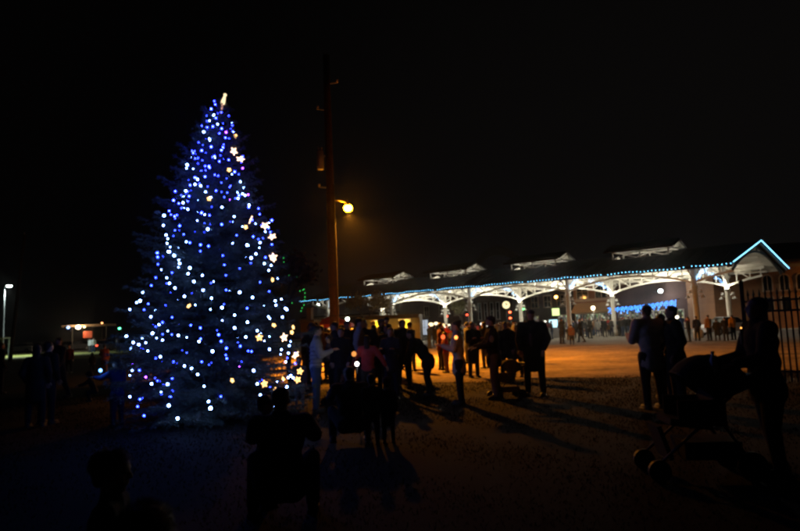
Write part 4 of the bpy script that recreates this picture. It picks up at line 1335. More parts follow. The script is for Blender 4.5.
# ------------------------------------------------------------------ people
V = Vector
STAND = dict(arms=(((-.16, .02, -1), (-.04, .18, -1)), ((.16, .02, -1), (.04, .18, -1))), legs=(((-.06, .03, -1), (-.02, -.05, -1)), ((.07, 0, -1), (.02, -.04, -1))))
WALK = dict(arms=(((-.12, .30, -1), (-.02, .55, -1)), ((.12, -.30, -1), (.02, -.05, -1))), legs=(((-.04, -.22, -1), (-.02, -.45, -1)), ((.04, .38, -1), (.02, .05, -1))))
CROSS = dict(arms=(((-.25, .2, -1), (.85, .6, .12)), ((.25, .2, -1), (-.85, .6, .18))), legs=STAND['legs'])
HOLD = dict(arms=(((-.22, .25, -1), (.32, .9, .35)), ((.22, .25, -1), (-.32, .9, .35))), legs=STAND['legs'])
PUSH = dict(arms=(((-.12, .32, -1), (.05, .95, -.15)), ((.12, .32, -1), (-.05, .95, -.15))), legs=(((-.05, .12, -1), (-.02, -.1, -1)), ((.06, -.08, -1), (.02, -.2, -1))))
POCKET = dict(arms=(((-.35, -.22, -1), (.25, .5, -.8)), ((.35, -.22, -1), (-.25, .5, -.8))), legs=(((-.10, .02, -1), (-.03, -.04, -1)), ((.10, .03, -1), (.03, -.05, -1))))
PHONE = dict(arms=(((-.2, .55, -.7), (.25, .6, .75)), ((.2, .5, -.75), (-.25, .6, .7))), legs=STAND['legs'])
REACH = dict(arms=(((-.25, .75, -.35), (.0, .95, .1)), ((.18, .1, -1), (.05, .35, -.9))), legs=STAND['legs'])
ONEARM = dict(arms=(((-.3, .2, -1), (.0, .9, .5)), ((.16, 0, -1), (.02, .15, -1))), legs=STAND['legs'])
SQUAT = dict(arms=(((-.25, .75, -.55), (.15, .8, -.2)), ((.25, .75, -.55), (-.15, .8, -.2))), legs=(((-.35, .9, .0), (-.02, -.42, -1)), ((.35, .9, .0), (.02, -.42, -1))), lean=22)
KNEEL = dict(arms=(((-.25, .5, -.8), (.25, .75, -.2)), ((.28, .4, -.9), (-.3, .75, -.2))), legs=(((-.14, .25, -1), (-.05, -1, -.05)), ((.14, .95, -.1), (.0, -.1, -1))), lean=10)
SIT = dict(arms=(((-.2, .3, -1), (.15, .8, -.2)), ((.2, .3, -1), (-.15, .8, -.2))), legs=(((-.2, 1, .05), (.05, .2, -1)), ((.2, 1, .05), (-.05, .2, -1))), lean=-8)
DEEP = dict(arms=(((-.25, .75, -.45), (.15, .8, -.1)), ((.25, .75, -.45), (-.15, .8, -.1))), legs=(((-.40, .80, .50), (-.02, -.30, -1)), ((.40, .80, .50), (.02, -.30, -1))), lean=16)
STRADDLE = dict(arms=(((-.2, .5, -.8), (.1, .8, -.4)), ((.2, .5, -.8), (-.1, .8, -.4))), legs=(((-.45, .8, -.25), (.1, .15, -1)), ((.45, .8, -.25), (-.1, .15, -1))))
BEND = dict(arms=(((-.15, .4, -1), (0, .4, -1)), ((.15, .45, -1), (0, .5, -.9))), legs=(((-.1, .12, -1), (-.02, -.22, -1)), ((.1, .18, -1), (.02, -.3, -1))), lean=42)
POINT = dict(arms=(((-.3, .8, .1), (-.1, .95, .25)), ((.16, 0, -1), (.02, .15, -1))), legs=STAND['legs'])


def human_meshes(H, pose, vox, coat=0.0, hair='short', hat=None, build=1.0, hyaw=0.0, hpitch=0.0, lean=None, fine=False):
    """all pieces of one figure in local space (facing +Y), as meshes without materials"""
    hh = 0.10 + 0.0755 * H
    nb = H - hh - 0.025 * H
    b = nb / 0.842
    k = build * (1.0 if H > 1.4 else 1.06)
    hipz = nb * (0.600 if H > 1.4 else 0.575)
    tl = nb - hipz
    ln = R(pose.get('lean', 3) if lean is None else lean)
    ts = V((0, math.sin(ln), math.cos(ln)))
    pel = V((0, 0, 0))
    hj = [V((s * 0.052 * b * k, 0, -0.01 * b)) for s in (-1, 1)]
    thl, shl = (hipz - 0.045 * b) * 0.5, (hipz - 0.045 * b) * 0.5
    kn, an, sd = [], [], []
    for i in (0, 1):
        th, sh = V(pose['legs'][i][0]).normalized(), V(pose['legs'][i][1]).normalized()
        kn.append(hj[i] + th * thl); an.append(kn[i] + sh * shl); sd.append(sh)
    low = min(min(a.z - 0.045 * b for a in an), min(q.z - 0.05 * b for q in kn))
    up = V((0, 0, -low))
    pel += up; hj = [p + up for p in hj]; kn = [p + up for p in kn]; an = [p + up for p in an]
    shc = pel + ts * (tl * 0.93)
    nbp = pel + ts * tl
    shw = 0.104 * b * k
    sh_ = [shc + V((s * shw, 0, -0.005 * b)) for s in (-1, 1)]
    el, wr, fdv = [], [], []
    for i in (0, 1):
        u, f = V(pose['arms'][i][0]).normalized(), V(pose['arms'][i][1]).normalized()
        el.append(sh_[i] + u * 0.172 * b); wr.append(el[i] + f * 0.142 * b); fdv.append(f)
    hm = Matrix.Rotation(R(hyaw), 3, 'Z') @ Matrix.Rotation(-R(hpitch) - ln * 0.4, 3, 'X')
    hc = nbp + (ts * 0.6 + V((0, 0, 0.4))).normalized() * (0.025 * H + hh * 0.5)

    def hp(x, y, z):
        return hc + hm @ V((x * hh, y * hh, z * hh))
    out = {}
    # --- body (one continuous skin)
    m = MB()
    m.ell(pel + ts * 0.02 * b, (0.088 * b * k, 0.060 * b * k, 0.07 * b)); m.ell(pel + ts * tl * 0.36, (0.080 * b * k, 0.056 * b * k, 0.10 * b))
    m.ell(pel + ts * tl * 0.70, (0.092 * b * k, 0.060 * b * k, 0.10 * b)); m.cap(sh_[0], sh_[1], 0.036 * b)
    m.cap(nbp - ts * 0.02 * b, hc - hm @ V((0, 0.05 * hh, 0.25 * hh)), 0.036 * b, 0.034 * b)
    for i in (0, 1):
        m.cap(sh_[i], el[i], 0.032 * b, 0.026 * b); m.cap(el[i], wr[i], 0.026 * b, 0.019 * b)
        m.cap(hj[i], kn[i], 0.056 * b * k, 0.038 * b); m.cap(kn[i], an[i], 0.036 * b, 0.024 * b)
    sb = 3 if fine else 2
    m.ell(hp(0, -.03, .09), (.33 * hh, .42 * hh, .40 * hh), hm, sb); m.ell(hp(0, .09, -.15), (.26 * hh, .29 * hh, .33 * hh), hm, sb)
    m.ell(hp(0, .25, -.385), (.12 * hh, .10 * hh, .085 * hh), hm)
    m.cap(hp(0, .385, .03), hp(0, .455, -.10), .030 * hh, .052 * hh)
    m.ell(hp(0, .33, .115), (.22 * hh, .07 * hh, .045 * hh), hm); m.ell(hp(0, .365, -.235), (.095 * hh, .04 * hh, .035 * hh), hm)
    for s in (-1, 1):
        m.ell(hp(s * .34, -.03, -.04), (.035 * hh, .085 * hh, .125 * hh), hm); m.ell(hp(s * .17, .27, -.13), (.10 * hh, .09 * hh, .12 * hh), hm)
    out['body'] = remesh(m, 'body', vox, None, 3)
    # --- jacket
    m = MB()
    m.ell(pel + ts * 0.01 * b, (0.112 * b * k, 0.082 * b * k, 0.085 * b)); m.ell(pel + ts * tl * 0.36, (0.106 * b * k, 0.080 * b * k, 0.115 * b))
    m.ell(pel + ts * tl * 0.70, (0.116 * b * k, 0.082 * b * k, 0.115 * b)); m.cap(sh_[0], sh_[1], 0.050 * b); m.cap(nbp - ts * 0.05 * b, nbp + ts * 0.012 * b, 0.062 * b, 0.048 * b)
    for i in (0, 1):
        m.cap(sh_[i], el[i], 0.050 * b * k, 0.042 * b); m.cap(el[i], wr[i], 0.042 * b, 0.031 * b)
    if coat > 0:
        for q in range(1, 7):
            d = q / 6 * coat * hipz
            c = (hj[0] + hj[1]) / 2 + ((kn[0] + kn[1]) / 2 - (hj[0] + hj[1]) / 2).normalized() * d
            m.ell(c, (0.118 * b * k, 0.090 * b * k, 0.08 * b))
    out['jacket'] = remesh(m, 'jacket', vox, None, 3)
    # --- trousers
    m = MB(); m.ell(pel + V((0, 0, -0.01 * b)), (0.104 * b * k, 0.078 * b * k, 0.075 * b))
    for i in (0, 1):
        m.cap(hj[i], kn[i], 0.068 * b * k, 0.047 * b); m.cap(kn[i], an[i] - sd[i] * 0.01 * b, 0.046 * b, 0.038 * b)
    out['trousers'] = remesh(m, 'trousers', vox, None, 3)
    # --- shoes
    for i in (0, 1):
        m = MB()
        if abs(sd[i].z) > 0.5:
            c = an[i]; z0 = c.z - 0.045 * b
            m.ell((c.x, c.y + 0.035 * b, z0 + 0.024 * b), (0.030 * b, 0.080 * b, 0.026 * b)); m.ell((c.x, c.y - 0.012 * b, z0 + 0.036 * b), (0.029 * b, 0.036 * b, 0.036 * b))
            m.box((c.x, c.y + 0.03 * b, z0 + 0.007 * b), (0.056 * b, 0.15 * b, 0.014 * b))
        else:
            c = an[i]; m.ell(c + sd[i] * 0.03 * b + V((0, 0, -0.02 * b)), (0.03 * b, 0.036 * b, 0.06 * b))
        out['shoe%d' % i] = m.mesh('shoe', None, True)
    # --- hands: palm, four bent fingers, thumb
    for i in (0, 1):
        m = MB(); f = fdv[i]; x, y, d = frame_from(f)
        s = -1 if i == 0 else 1
        lat = V((0, 0, 1)).cross(f)
        if lat.length < 0.3: lat = V((0, 1, 0))
        lat.normalize(); nr = f.cross(lat).normalized()
        if s < 0: nr = nr
        sc_ = 0.105 * b
        pc = wr[i] + f * 0.32 * sc_
        rot = Matrix((lat, nr, f)).transposed()
        m.ell(wr[i] + f * 0.05 * sc_, (0.16 * sc_, 0.13 * sc_, 0.2 * sc_), rot); m.ell(pc, (0.22 * sc_, 0.085 * sc_, 0.30 * sc_), rot)
        for q, (off, l1) in enumerate(((-.165, .36), (-.055, .44), (.055, .41), (.16, .31))):
            a0 = wr[i] + f * 0.52 * sc_ + lat * off * sc_; a1 = a0 + (f - nr * 0.25).normalized() * l1 * 0.55 * sc_; a2 = a1 + (f * 0.7 - nr * 0.75).normalized() * l1 * 0.5 * sc_
            m.cap(a0, a1, 0.050 * sc_, 0.046 * sc_, 1); m.cap(a1, a2, 0.046 * sc_, 0.038 * sc_, 1)
        t0 = wr[i] + f * 0.2 * sc_ + lat * -0.18 * sc_; t1 = t0 + (f * 0.7 - lat * 0.6 - nr * 0.25).normalized() * 0.25 * sc_; t2 = t1 + (f - nr * 0.3).normalized() * 0.2 * sc_
        m.cap(t0, t1, 0.065 * sc_, 0.052 * sc_, 1); m.cap(t1, t2, 0.052 * sc_, 0.04 * sc_, 1)
        out['hand%d' % i] = m.mesh('hand', None, True)
    # --- hair and hats
    m = MB()
    m.ell(hp(0, -.085, .145), (.365 * hh, .43 * hh, .385 * hh), hm, sb); m.ell(hp(0, -.27, -.10), (.27 * hh, .17 * hh, .28 * hh), hm, sb)
    if hair == 'long':
        m.ell(hp(0, -.20, -.30), (.36 * hh, .24 * hh, .50 * hh), hm); m.ell(hp(0, -.27, -.75), (.33 * hh, .17 * hh, .50 * hh), hm)
    if hair == 'bun':
        m.ell(hp(0, -.40, .38), .20 * hh)
    if hair == 'pony':
        m.cap(hp(0, -.45, .22), hp(0, -.66, -.05), .13 * hh, .14 * hh); m.cap(hp(0, -.66, -.05), hp(0, -.60, -.62), .14 * hh, .07 * hh)
    out['hair'] = remesh(m, 'hair', min(vox, 0.018), None, 2)
    if hat == 'cap':
        m = MB(); 
        pr = [(0.40 * math.cos(a), 0.34 * math.sin(a)) for a in np.linspace(0, PI / 2, 8)]
        n_ = 20; vs = []
        for r_, z_ in pr:
            for q in range(n_):
                t = 2 * PI * q / n_
                vs.append(tuple(hp(r_ * math.cos(t) * 0.97, -.03 + r_ * 1.12 * math.sin(t), .20 + z_)))
        m.add(vs, [(i * n_ + q, i * n_ + (q + 1) % n_, (i + 1) * n_ + (q + 1) % n_, (i + 1) * n_ + q) for i in range(7) for q in range(n_)])
        br = [tuple(hp(.30 * math.cos(t), .28 + .42 * math.sin(t), .20 - 0.05 * math.sin(t))) for t in np.linspace(0, PI, 9)]
        m.prism(br, hm @ V((0, 0, 0.03 * hh)))
        m.ell(hp(0, -.03, .545), .03 * hh, sub=1)
        out['hat'] = m.mesh('cap', None, True)
    elif hat == 'beanie':
        m = MB(); m.ell(hp(0, -.05, .20), (.39 * hh, .455 * hh, .40 * hh), hm, 3); m.ell(hp(0, -.06, .10), (.40 * hh, .465 * hh, .14 * hh), hm, 3)
        out['hat'] = remesh(m, 'hat', 0.014, None, 2)
    elif hat == 'hood':
        m = MB(); m.ell(hp(0, -.10, .12), (.43 * hh, .50 * hh, .46 * hh), hm, 3); m.ell(hp(0, -.22, -.25), (.40 * hh, .36 * hh, .34 * hh), hm, 3)
        out['hat'] = remesh(m, 'hood', 0.018, None, 2)
    out['_'] = dict(hc=hc, hm=hm, hh=hh, wr=wr, hj=hj, pel=pel, nbp=nbp, sh=sh_, el=el, b=b)
    return out


HAIR = {'dark': (0.018, 0.012, 0.009), 'brown': (0.05, 0.028, 0.015), 'blond': (0.22, 0.14, 0.06), 'grey': (0.2, 0.19, 0.18), 'black': (0.008, 0.008, 0.009)}


def person(label, base, H, yaw, pose=STAND, jacket=(0.02, 0.02, 0.022), trousers=(0.02, 0.022, 0.03), hair='short', hcol='dark', hat=None, hatcol=(0.02, 0.02, 0.02), coat=0.0,
           build=1.0, hyaw=0.0, hpitch=0.0, lean=None, vox=0.024, skin=None, group=None, meshes=None, z=0.0, shoes=(0.02, 0.02, 0.02), hands=True):
    skin = skin or M_SKIN
    ms = meshes or human_meshes(H, pose, vox, coat, hair, hat, build, hyaw, hpitch, lean, vox < 0.015)
    hm_ = mat('hair_' + hcol, HAIR[hcol], 0.55, noise=0.3, nscale=60, bump=0.6, bscale=120)
    o = link('person', ms['body'], None, (base.x, base.y, z), (0, 0, R(yaw)))
    if not ms['body'].materials:
        for kk_ in ms:
            if kk_ != '_': ms[kk_].materials.append(skin)
    tag(o, label, 'person', group)

    def setm(ob, mt):
        ob.material_slots[0].link = 'OBJECT'; ob.material_slots[0].material = mt
    setm(o, skin)
    setm(link('jacket', ms['jacket'], o), cloth(jacket))
    setm(link('trousers', ms['trousers'], o), cloth(trousers))
    for i in (0, 1):
        setm(link('shoe', ms['shoe%d' % i], o), mat('shoe_%.2f' % shoes[0], shoes, 0.6))
        if hands:
            setm(link('hand', ms['hand%d' % i], o), skin)
    setm(link('hair', ms['hair'], o), hm_)
    if 'hat' in ms:
        setm(link({'cap': 'cap', 'beanie': 'knit_hat', 'hood': 'hood'}.get(hat, 'hat'), ms['hat'], o), cloth(hatcol))
    return o, ms


def stand_at(px, feet, top=None):
    g_ = ground_at(px, feet)
    h = at(px, top, g_.y).z if top is not None else None
    return g_, h


def P(label, px, feet, top, yaw, **k):
    g_, h = stand_at(px, feet, top)
    return person(label, g_, h, yaw, **k)


BLK, NAVY, CHAR, JEAN, GREY, RED, PINK, WHITE = (0.020, 0.019, 0.020), (0.02, 0.026, 0.055), (0.045, 0.044, 0.046), (0.04, 0.06, 0.12), (0.16, 0.16, 0.165), (0.22, 0.02, 0.02), (0.55, 0.09, 0.10), (0.6, 0.58, 0.56)
GM = 'people in the middle of the lawn'

# near the tree
ws, wsm = P('woman in a grey striped sweater and jeans beside the tree, facing right', 317, 412, 326, -82, pose=HOLD, jacket=(0.30, 0.29, 0.31), trousers=JEAN, hair='pony', hcol='dark', group=GM)
# sweater stripes: real bands around the torso
sm_ = wsm['_']
for k in range(6):
    z_ = sm_['pel'].z + 0.02 + k * 0.075
    st_ = MB(); 
    rx, ry = 0.110 * sm_['b'] * (1.02 + 0.012 * k), 0.084 * sm_['b']
    vs = []
    for zz in (-0.012, 0.012):
        for q in range(24):
            t = 2 * PI * q / 24; vs.append((rx * math.cos(t), 0.012 + ry * math.sin(t), z_ + zz))
    st_.add(vs, [(q, (q + 1) % 24, 24 + (q + 1) % 24, 24 + q) for q in range(24)])
    st_.build('stripe', cloth((0.16, 0.16, 0.20)), ws, smooth=True)
ch_b = ground_at(328, 411)
person('small child carried against the shoulder of the striped-sweater woman', ch_b, 0.85, 95, SIT, jacket=(0.12, 0.10, 0.14), hcol='brown', group=GM, z=0.80)
P('dark haired adult in a black jacket between the striped woman and the pink girl', 343, 401, 328, 170, pose=POCKET, jacket=BLK, hcol='black', group=GM)
P('toddler in a whitish top and jeans standing before the black jacket adult', 340.5, 399, 361, 20, jacket=(0.42, 0.40, 0.40), trousers=JEAN, hcol='brown', group=GM)
P('girl in a bright pink top with long dark hair, seen from behind', 369, 405, 336, -8, pose=dict(arms=(((-.55, .3, -.8), (-.35, .5, -.6)), ((.55, .2, -.8), (.3, .4, -.7))), legs=STAND['legs']), jacket=PINK, trousers=CHAR, hair='long', hcol='dark', group=GM)
P('broad man in a dark jacket facing the camera behind the pink girl', 365.5, 393, 319.5, 175, pose=POCKET, jacket=BLK, hcol='black', build=1.18, group=GM)
mn, mnm = P('man carrying a child on his shoulders in the middle crowd', 389.5, 391, 325, 150, pose=dict(arms=(((-.3, .5, -.5), (.15, .3, .95)), ((.3, .5, -.5), (-.15, .3, .95))), legs=STAND['legs']), jacket=BLK, hcol='dark', group=GM)
g_ = ground_at(389.5, 391)
msx = mnm['_']
person('child in a dark coat riding on a man\'s shoulders in the middle crowd', g_ + V((0.0, 0.08, 0)), 0.92, 150, STRADDLE, jacket=BLK, hat='beanie', hatcol=BLK, group=GM, z=msx['nbp'].z - 0.33)
P('woman with long light hair and dark coat in front of the child-carrying man', 393, 399, 328, 165, pose=HOLD, jacket=(0.03, 0.035, 0.05), trousers=NAVY, hair='long', hcol='blond', coat=0.15, group=GM)
P('tall dark figure just right of the child on shoulders', 405, 388, 320, 190, pose=POCKET, jacket=BLK, hcol='black', group=GM)
P('person in black stooping forward, bent towards the left of the woman with a bun', 430, 396, 323, 80, pose=BEND, jacket=BLK, trousers=BLK, hair='long', hcol='black', build=1.12, coat=0.15, group=GM, lean=38)
P('woman with a hair bun in a pale grey jacket standing in profile', 461, 404, 321, 84, pose=HOLD, jacket=(0.38, 0.37, 0.37), trousers=BLK, hair='bun', hcol='dark', coat=0.22, group=GM)
P('person in a long black coat behind the woman with a bun', 474.5, 378, 322, 200, pose=HOLD, jacket=BLK, trousers=BLK, hair='long', hcol='black', coat=0.35, group=GM)
P('girl in a red jacket with bare legs, lit orange, behind the woman with a bun', 447, 373, 332, 100, pose=HOLD, jacket=(0.30, 0.03, 0.02), trousers=(0.25, 0.12, 0.07), hair='long', hcol='dark', group=GM)
cm, cmm = P('man in a dark baseball cap and red-black jacket with pale trousers', 496, 399, 316.5, 92, pose=PUSH, jacket=(0.03, 0.012, 0.014), trousers=(0.22, 0.20, 0.21), hat='cap', hatcol=(0.06, 0.05, 0.06), build=1.1, coat=0.12, group=GM)
# pale patch on his sleeve and red lower panel
cx_ = cmm['_']
MB().ell(cx_['sh'][0].lerp(cx_['el'][0], 0.55) + V((-0.075, 0, 0)), (0.012, 0.055, 0.075)).build('sleeve_patch', cloth((0.5, 0.47, 0.45)), cm, smooth=True)
P('dark figure between the cap man and the tall man in a coat, left one', 508, 381, 322, 175, pose=POCKET, jacket=BLK, hcol='black', group=GM)
P('slim dark figure between the cap man and the tall man in a coat, right one', 518.5, 377, 325, 160, pose=HOLD, jacket=BLK, hair='long', hcol='black', group=GM)
tm, tmm = P('tall man in a cap and open long black coat over a grey shirt', 536, 396, 310.5, 155, pose=POCKET, jacket=BLK, trousers=BLK, hat='cap', hatcol=(0.10, 0.10, 0.10), coat=0.30, build=1.16, hyaw=20, group=GM)
tx_ = tmm['_']
sf = MB(); sf.ell((0.0, 0.088 * tx_['b'], tx_['pel'].z + 0.32), (0.045, 0.03, 0.22), None, 2); sf.build('shirt_front', cloth((0.16, 0.155, 0.15)), tm, smooth=True)
P('child with pale trousers half hidden behind the tree\'s right edge', 300, 407, 357, 185, jacket=(0.08, 0.06, 0.07), trousers=(0.30, 0.27, 0.24), hcol='brown', group=GM)
# three heads crouched together in front
GC = 'children huddled on the grass'
person('broad dark adult crouching on the grass, left of two standing children', ground_at(352, 443), 1.60, 10, DEEP, jacket=BLK, hcol='black', build=1.15, coat=0.2, group=GC, vox=0.02)
P('child with short light-rimmed hair standing between the crouching adult and another child', 373, 444, 374, -5, jacket=CHAR, hcol='brown', group=GC, vox=0.02)
P('child with a dark reddish hat, rightmost of the huddled three', 389, 443, 378, 10, jacket=(0.05, 0.04, 0.04), hat='beanie', hatcol=(0.09, 0.03, 0.03), hcol='dark', coat=0.3, group=GC, vox=0.02)
# crouching man with toddler, foreground
gb = ground_at(281, 520)
person('man in a black jacket crouching with his back to the camera in the foreground', gb, 1.66, 5, DEEP, jacket=(0.012, 0.013, 0.02), trousers=NAVY, hcol='black', build=1.14, vox=0.016, lean=12)
person('toddler looking sideways beside the crouching man\'s left shoulder', ground_at(265, 506), 0.98, -60, STAND, jacket=(0.10, 0.08, 0.06), hcol='brown', vox=0.014)
# boys in the lower left corner
bo, bom = person('boy with short brown hair in profile at the lower left corner', ground_at(104, 722), 1.07, -78, STAND, jacket=(0.05, 0.05, 0.055), hcol='brown', vox=0.0075, hpitch=4, hyaw=-6)
b2o, b2m = person('boy with flattened hair cut off by the bottom edge of the picture', V((at(143, 535, 1.52).x, 1.52, 0)), 1.135, 8, STAND, jacket=(0.04, 0.04, 0.05), hcol='dark', vox=0.0075, hpitch=-6)


def strands(owner, ms, hcol, n=5200, seed=1, ln=0.03):
    rg = np.random.default_rng(seed); q = ms['_']; hh, hc, hm = q['hh'], np.array(q['hc']), np.array(q['hm'])
    d = rg.normal(0, 1, (n * 3, 3)); d /= np.linalg.norm(d, axis=1)[:, None]
    d = d[(d[:, 2] > -0.25) & ~((d[:, 1] > 0.45) & (d[:, 2] < 0.45))][:n]; n = len(d)
    p = d * np.array([.365, .43, .385]) * hh + np.array([0, -.085, .145]) * hh
    t = np.cross(d, np.array([1.0, 0.25, 0])); t = -t / (np.linalg.norm(t, axis=1)[:, None] + 1e-6)
    t = t * np.sign(t[:, [2]] * -1 + 1e-6)
    t = t * 0.85 + d * 0.35 + rg.normal(0, .28, (n, 3))
    wv = np.cross(t, d); wv /= np.linalg.norm(wv, axis=1)[:, None] + 1e-6
    l = ln * rg.uniform(.6, 1.2, n)[:, None]
    a = p - d * 0.004
    v = np.stack([a - wv * 0.0011, a + wv * 0.0011, a + t * l], 1).reshape(-1, 3)
    v = v @ hm.T + hc
    o = link('hair_strands', np_mesh('hair_strands', v, np.arange(n * 3).reshape(-1, 3), mat('hair_' + hcol, HAIR[hcol])), owner)
    o['kind'] = 'stuff'


strands(bo, bom, 'brown', 6500, 3); strands(b2o, b2m, 'dark', 7500, 4)
for ow, ms in ((bo, bom), (b2o, b2m)):
    q = ms['_']
    for s in (-1, 1):
        MB().ell(q['hc'] + q['hm'] @ V((s * .135 * q['hh'], .315 * q['hh'], .03 * q['hh'])), (.062 * q['hh'], .05 * q['hh'], .04 * q['hh']), q['hm']).build('eye', mat('eye_dark', (0.02, 0.015, 0.012), 0.15), ow, smooth=True)

# far left figures
GL = 'people at the left of the lawn'
P('left one of a dark pair standing close together at far left', 35, 427, 345, 10, pose=POCKET, jacket=BLK, hair='long', hcol='black', coat=0.3, group=GL)
P('right one of a dark pair standing close together at far left', 46, 424, 342, -15, pose=POCKET, jacket=BLK, hcol='black', coat=0.2, group=GL)
P('person in dark clothes walking, right of the dark pair at far left', 58.5, 399, 337, 160, pose=WALK, jacket=(0.03, 0.025, 0.03), hcol='brown', group=GL)
P('person in a dull red jacket behind the walking figure at left', 69, 373, 345, 190, jacket=(0.16, 0.02, 0.02), group=GL)
P('dark figure cut by the left edge of the picture', -1, 394, 343, -40, pose=POCKET, jacket=BLK, group=GL)
P('child in a bright blue jacket reaching left, at the tree\'s left edge', 117, 427, 359, 65, pose=REACH, jacket=(0.010, 0.028, 0.12), trousers=NAVY, hcol='black', group=GL, vox=0.02)
person('small dark child sitting on the grass left of the blue jacket child', ground_at(95, 401), 1.0, 120, SQUAT, jacket=BLK, hat='hood', hatcol=BLK, group=GL)
P('person in an orange jacket seen from behind at far left', 104, 373, 345, 10, pose=ONEARM, jacket=(0.45, 0.13, 0.03), trousers=(0.2, 0.1, 0.05), hcol='brown', group=GL)
P('left of two distant people in pale clothes on the lit verge', 90, 352.5, 338.5, 150, jacket=(0.40, 0.42, 0.44), trousers=CHAR, group=GL, hands=False)
P('right of two distant people in pale clothes on the lit verge', 93.5, 352.5, 338, 200, jacket=(0.6, 0.64, 0.66), trousers=JEAN, group=GL, hands=False)
P('distant grey figure left of the tree beyond the red taillights', 117, 352, 338, 120, jacket=(0.25, 0.27, 0.27), group=GL, hands=False)
P('small crouched looking dark child left of the orange jacket person', 92, 372, 353, 30, jacket=BLK, hat='hood', hatcol=BLK, group=GL)

# right-hand group
GR_ = 'people at the right'
P('man in a grey jacket seen from behind in front of the blue icicle lights', 655, 409, 305, 12, pose=HOLD, jacket=(0.68, 0.57, 0.44), trousers=BLK, hcol='black', build=1.12, coat=0.16, group=GR_, vox=0.02, skin=M_SKIN2)
P('man in black facing left beside the grey jacket man', 681, 410, 306, 82, pose=POCKET, jacket=BLK, trousers=BLK, hcol='black', coat=0.25, build=1.1, group=GR_, vox=0.02, hpitch=-8)
P('dark head showing between the grey jacket man and the man in black', 668, 398, 314, 40, pose=POCKET, jacket=BLK, hcol='black', group=GR_)
sw, swm = P('woman in dark clothes pushing a stroller in the right foreground', 776, 475, 297, 84, pose=PUSH, jacket=(0.014, 0.013, 0.014), trousers=(0.013, 0.013, 0.02), hair='long', hcol='dark', coat=0.1, group=None, vox=0.016, hpitch=-10, build=1.08)
for lb, px, ft, tp_, yw, jk, kw in (
        ('dark figure, leftmost of the row standing near the pavilion\'s right end', 698, 341, 316, 10, BLK, {}),
        ('person in a tan jacket in the row near the pavilion\'s right end', 710, 341, 315, 20, (0.30, 0.17, 0.09), {}),
        ('short dark figure right of the tan jacket person', 718, 341, 319, -30, BLK, {}),
        ('dark figure left of the yellow jacket person at right', 726.5, 341, 317, 0, BLK, {}),
        ('person in a yellow jacket at the end of the row at right', 734, 340, 315, 15, (0.50, 0.26, 0.02), {}),
        ('dark figure behind the man in black at right', 690, 342, 317, 60, BLK, {})):
    P(lb, px, ft, tp_, yw, pose=random.choice([STAND, POCKET, HOLD]), jacket=jk, group='row of people near the pavilion end', hands=False)

# ------------------------------------------------------------------ far crowd: a few shared figures, each an own person
protos = []
for i, (H_, ps, hr, ht, ct_) in enumerate(((1.76, POCKET, 'short', None, 0.1), (1.66, STAND, 'long', None, 0.15), (1.72, HOLD, 'short', 'beanie', 0.0), (1.80, WALK, 'short', 'cap', 0.0), (1.62, PHONE, 'pony', None, 0.2),
                                            (1.30, STAND, 'short', 'beanie', 0.0), (1.70, CROSS, 'short', None, 0.1), (1.15, ONEARM, 'long', None, 0.0))):
    protos.append((human_meshes(H_, ps, 0.032, ct_, hr, ht), {'beanie': 'beanie', 'cap': 'cap'}.get(ht), H_))
JC = [('black', BLK), ('charcoal', (0.04, 0.04, 0.045)), ('navy', (0.02, 0.03, 0.08)), ('brown', (0.12, 0.06, 0.03)), ('grey', (0.2, 0.2, 0.2)), ('maroon', (0.12, 0.015, 0.02)), ('white', (0.6, 0.6, 0.58)), ('tan', (0.3, 0.2, 0.12)), ('green', (0.04, 0.08, 0.04)), ('red', (0.4, 0.03, 0.02))]
rc = random.Random(77)


def crowd(label, px, Y, pi=None, jc=None, yaw=None, group='distant crowd under the pavilion'):
    pi = rc.randrange(len(protos)) if pi is None else pi
    ms, ht, H_ = protos[pi]
    nm, c = rc.choice(JC[:6] * 2 + JC) if jc is None else JC[jc]
    yw = rc.uniform(0, 360) if yaw is None else yaw
    o, _ = person(label, xg(px, Y), H_, yw, jacket=c, trousers=rc.choice([BLK, NAVY, CHAR, JEAN]), hat=ht, hatcol=rc.choice([BLK, RED, GREY, NAVY]), hcol=rc.choice(['dark', 'black', 'brown', 'blond']), meshes=ms, group=group, hands=False)
    o.scale = (rc.uniform(.96, 1.04),) * 3
    return o


crowd('lone dark figure striding left across the pale plaza', 580, 45, 3, 0, 70)
ordinals = ['first', 'second', 'third', 'fourth', 'fifth', 'sixth', 'seventh', 'eighth', 'ninth', 'tenth', 'eleventh', 'twelfth', 'thirteenth', 'fourteenth', 'fifteenth', 'sixteenth', 'seventeenth', 'eighteenth', 'nineteenth', 'twentieth',
            'twenty-first', 'twenty-second', 'twenty-third', 'twenty-fourth', 'twenty-fifth', 'twenty-sixth', 'twenty-seventh', 'twenty-eighth', 'twenty-ninth', 'thirtieth', 'thirty-first', 'thirty-second', 'thirty-third', 'thirty-fourth', 'thirty-fifth']
row1 = [(589, 54, 0, 0), (586.5, 58, 4, 1), (597, 60, 1, 4), (601, 63, 2, 6), (604, 57, 0, 0), (608, 60, 5, 3), (611, 58, 0, 0), (614, 63, 6, 2), (618.5, 58, 1, 0), (622, 57, 2, 0), (624.5, 58, 0, 1), (628.5, 57, 3, 0), (631, 62, 1, 4), (634.5, 57, 5, 9), (638, 63, 4, 6), (641, 60, 1, 4), (645, 62, 0, 8), (648, 59, 2, 2)]
for i, (px, Y, pi, jc) in enumerate(row1):
    crowd('%s from left in the crowd before the shops at right, %s jacket' % (ordinals[i], JC[jc][0]), px, Y, pi, jc, group='crowd before the shops')
xs = sorted([425 + 152 * (i + rc.random()) / 35 for i in range(35)])
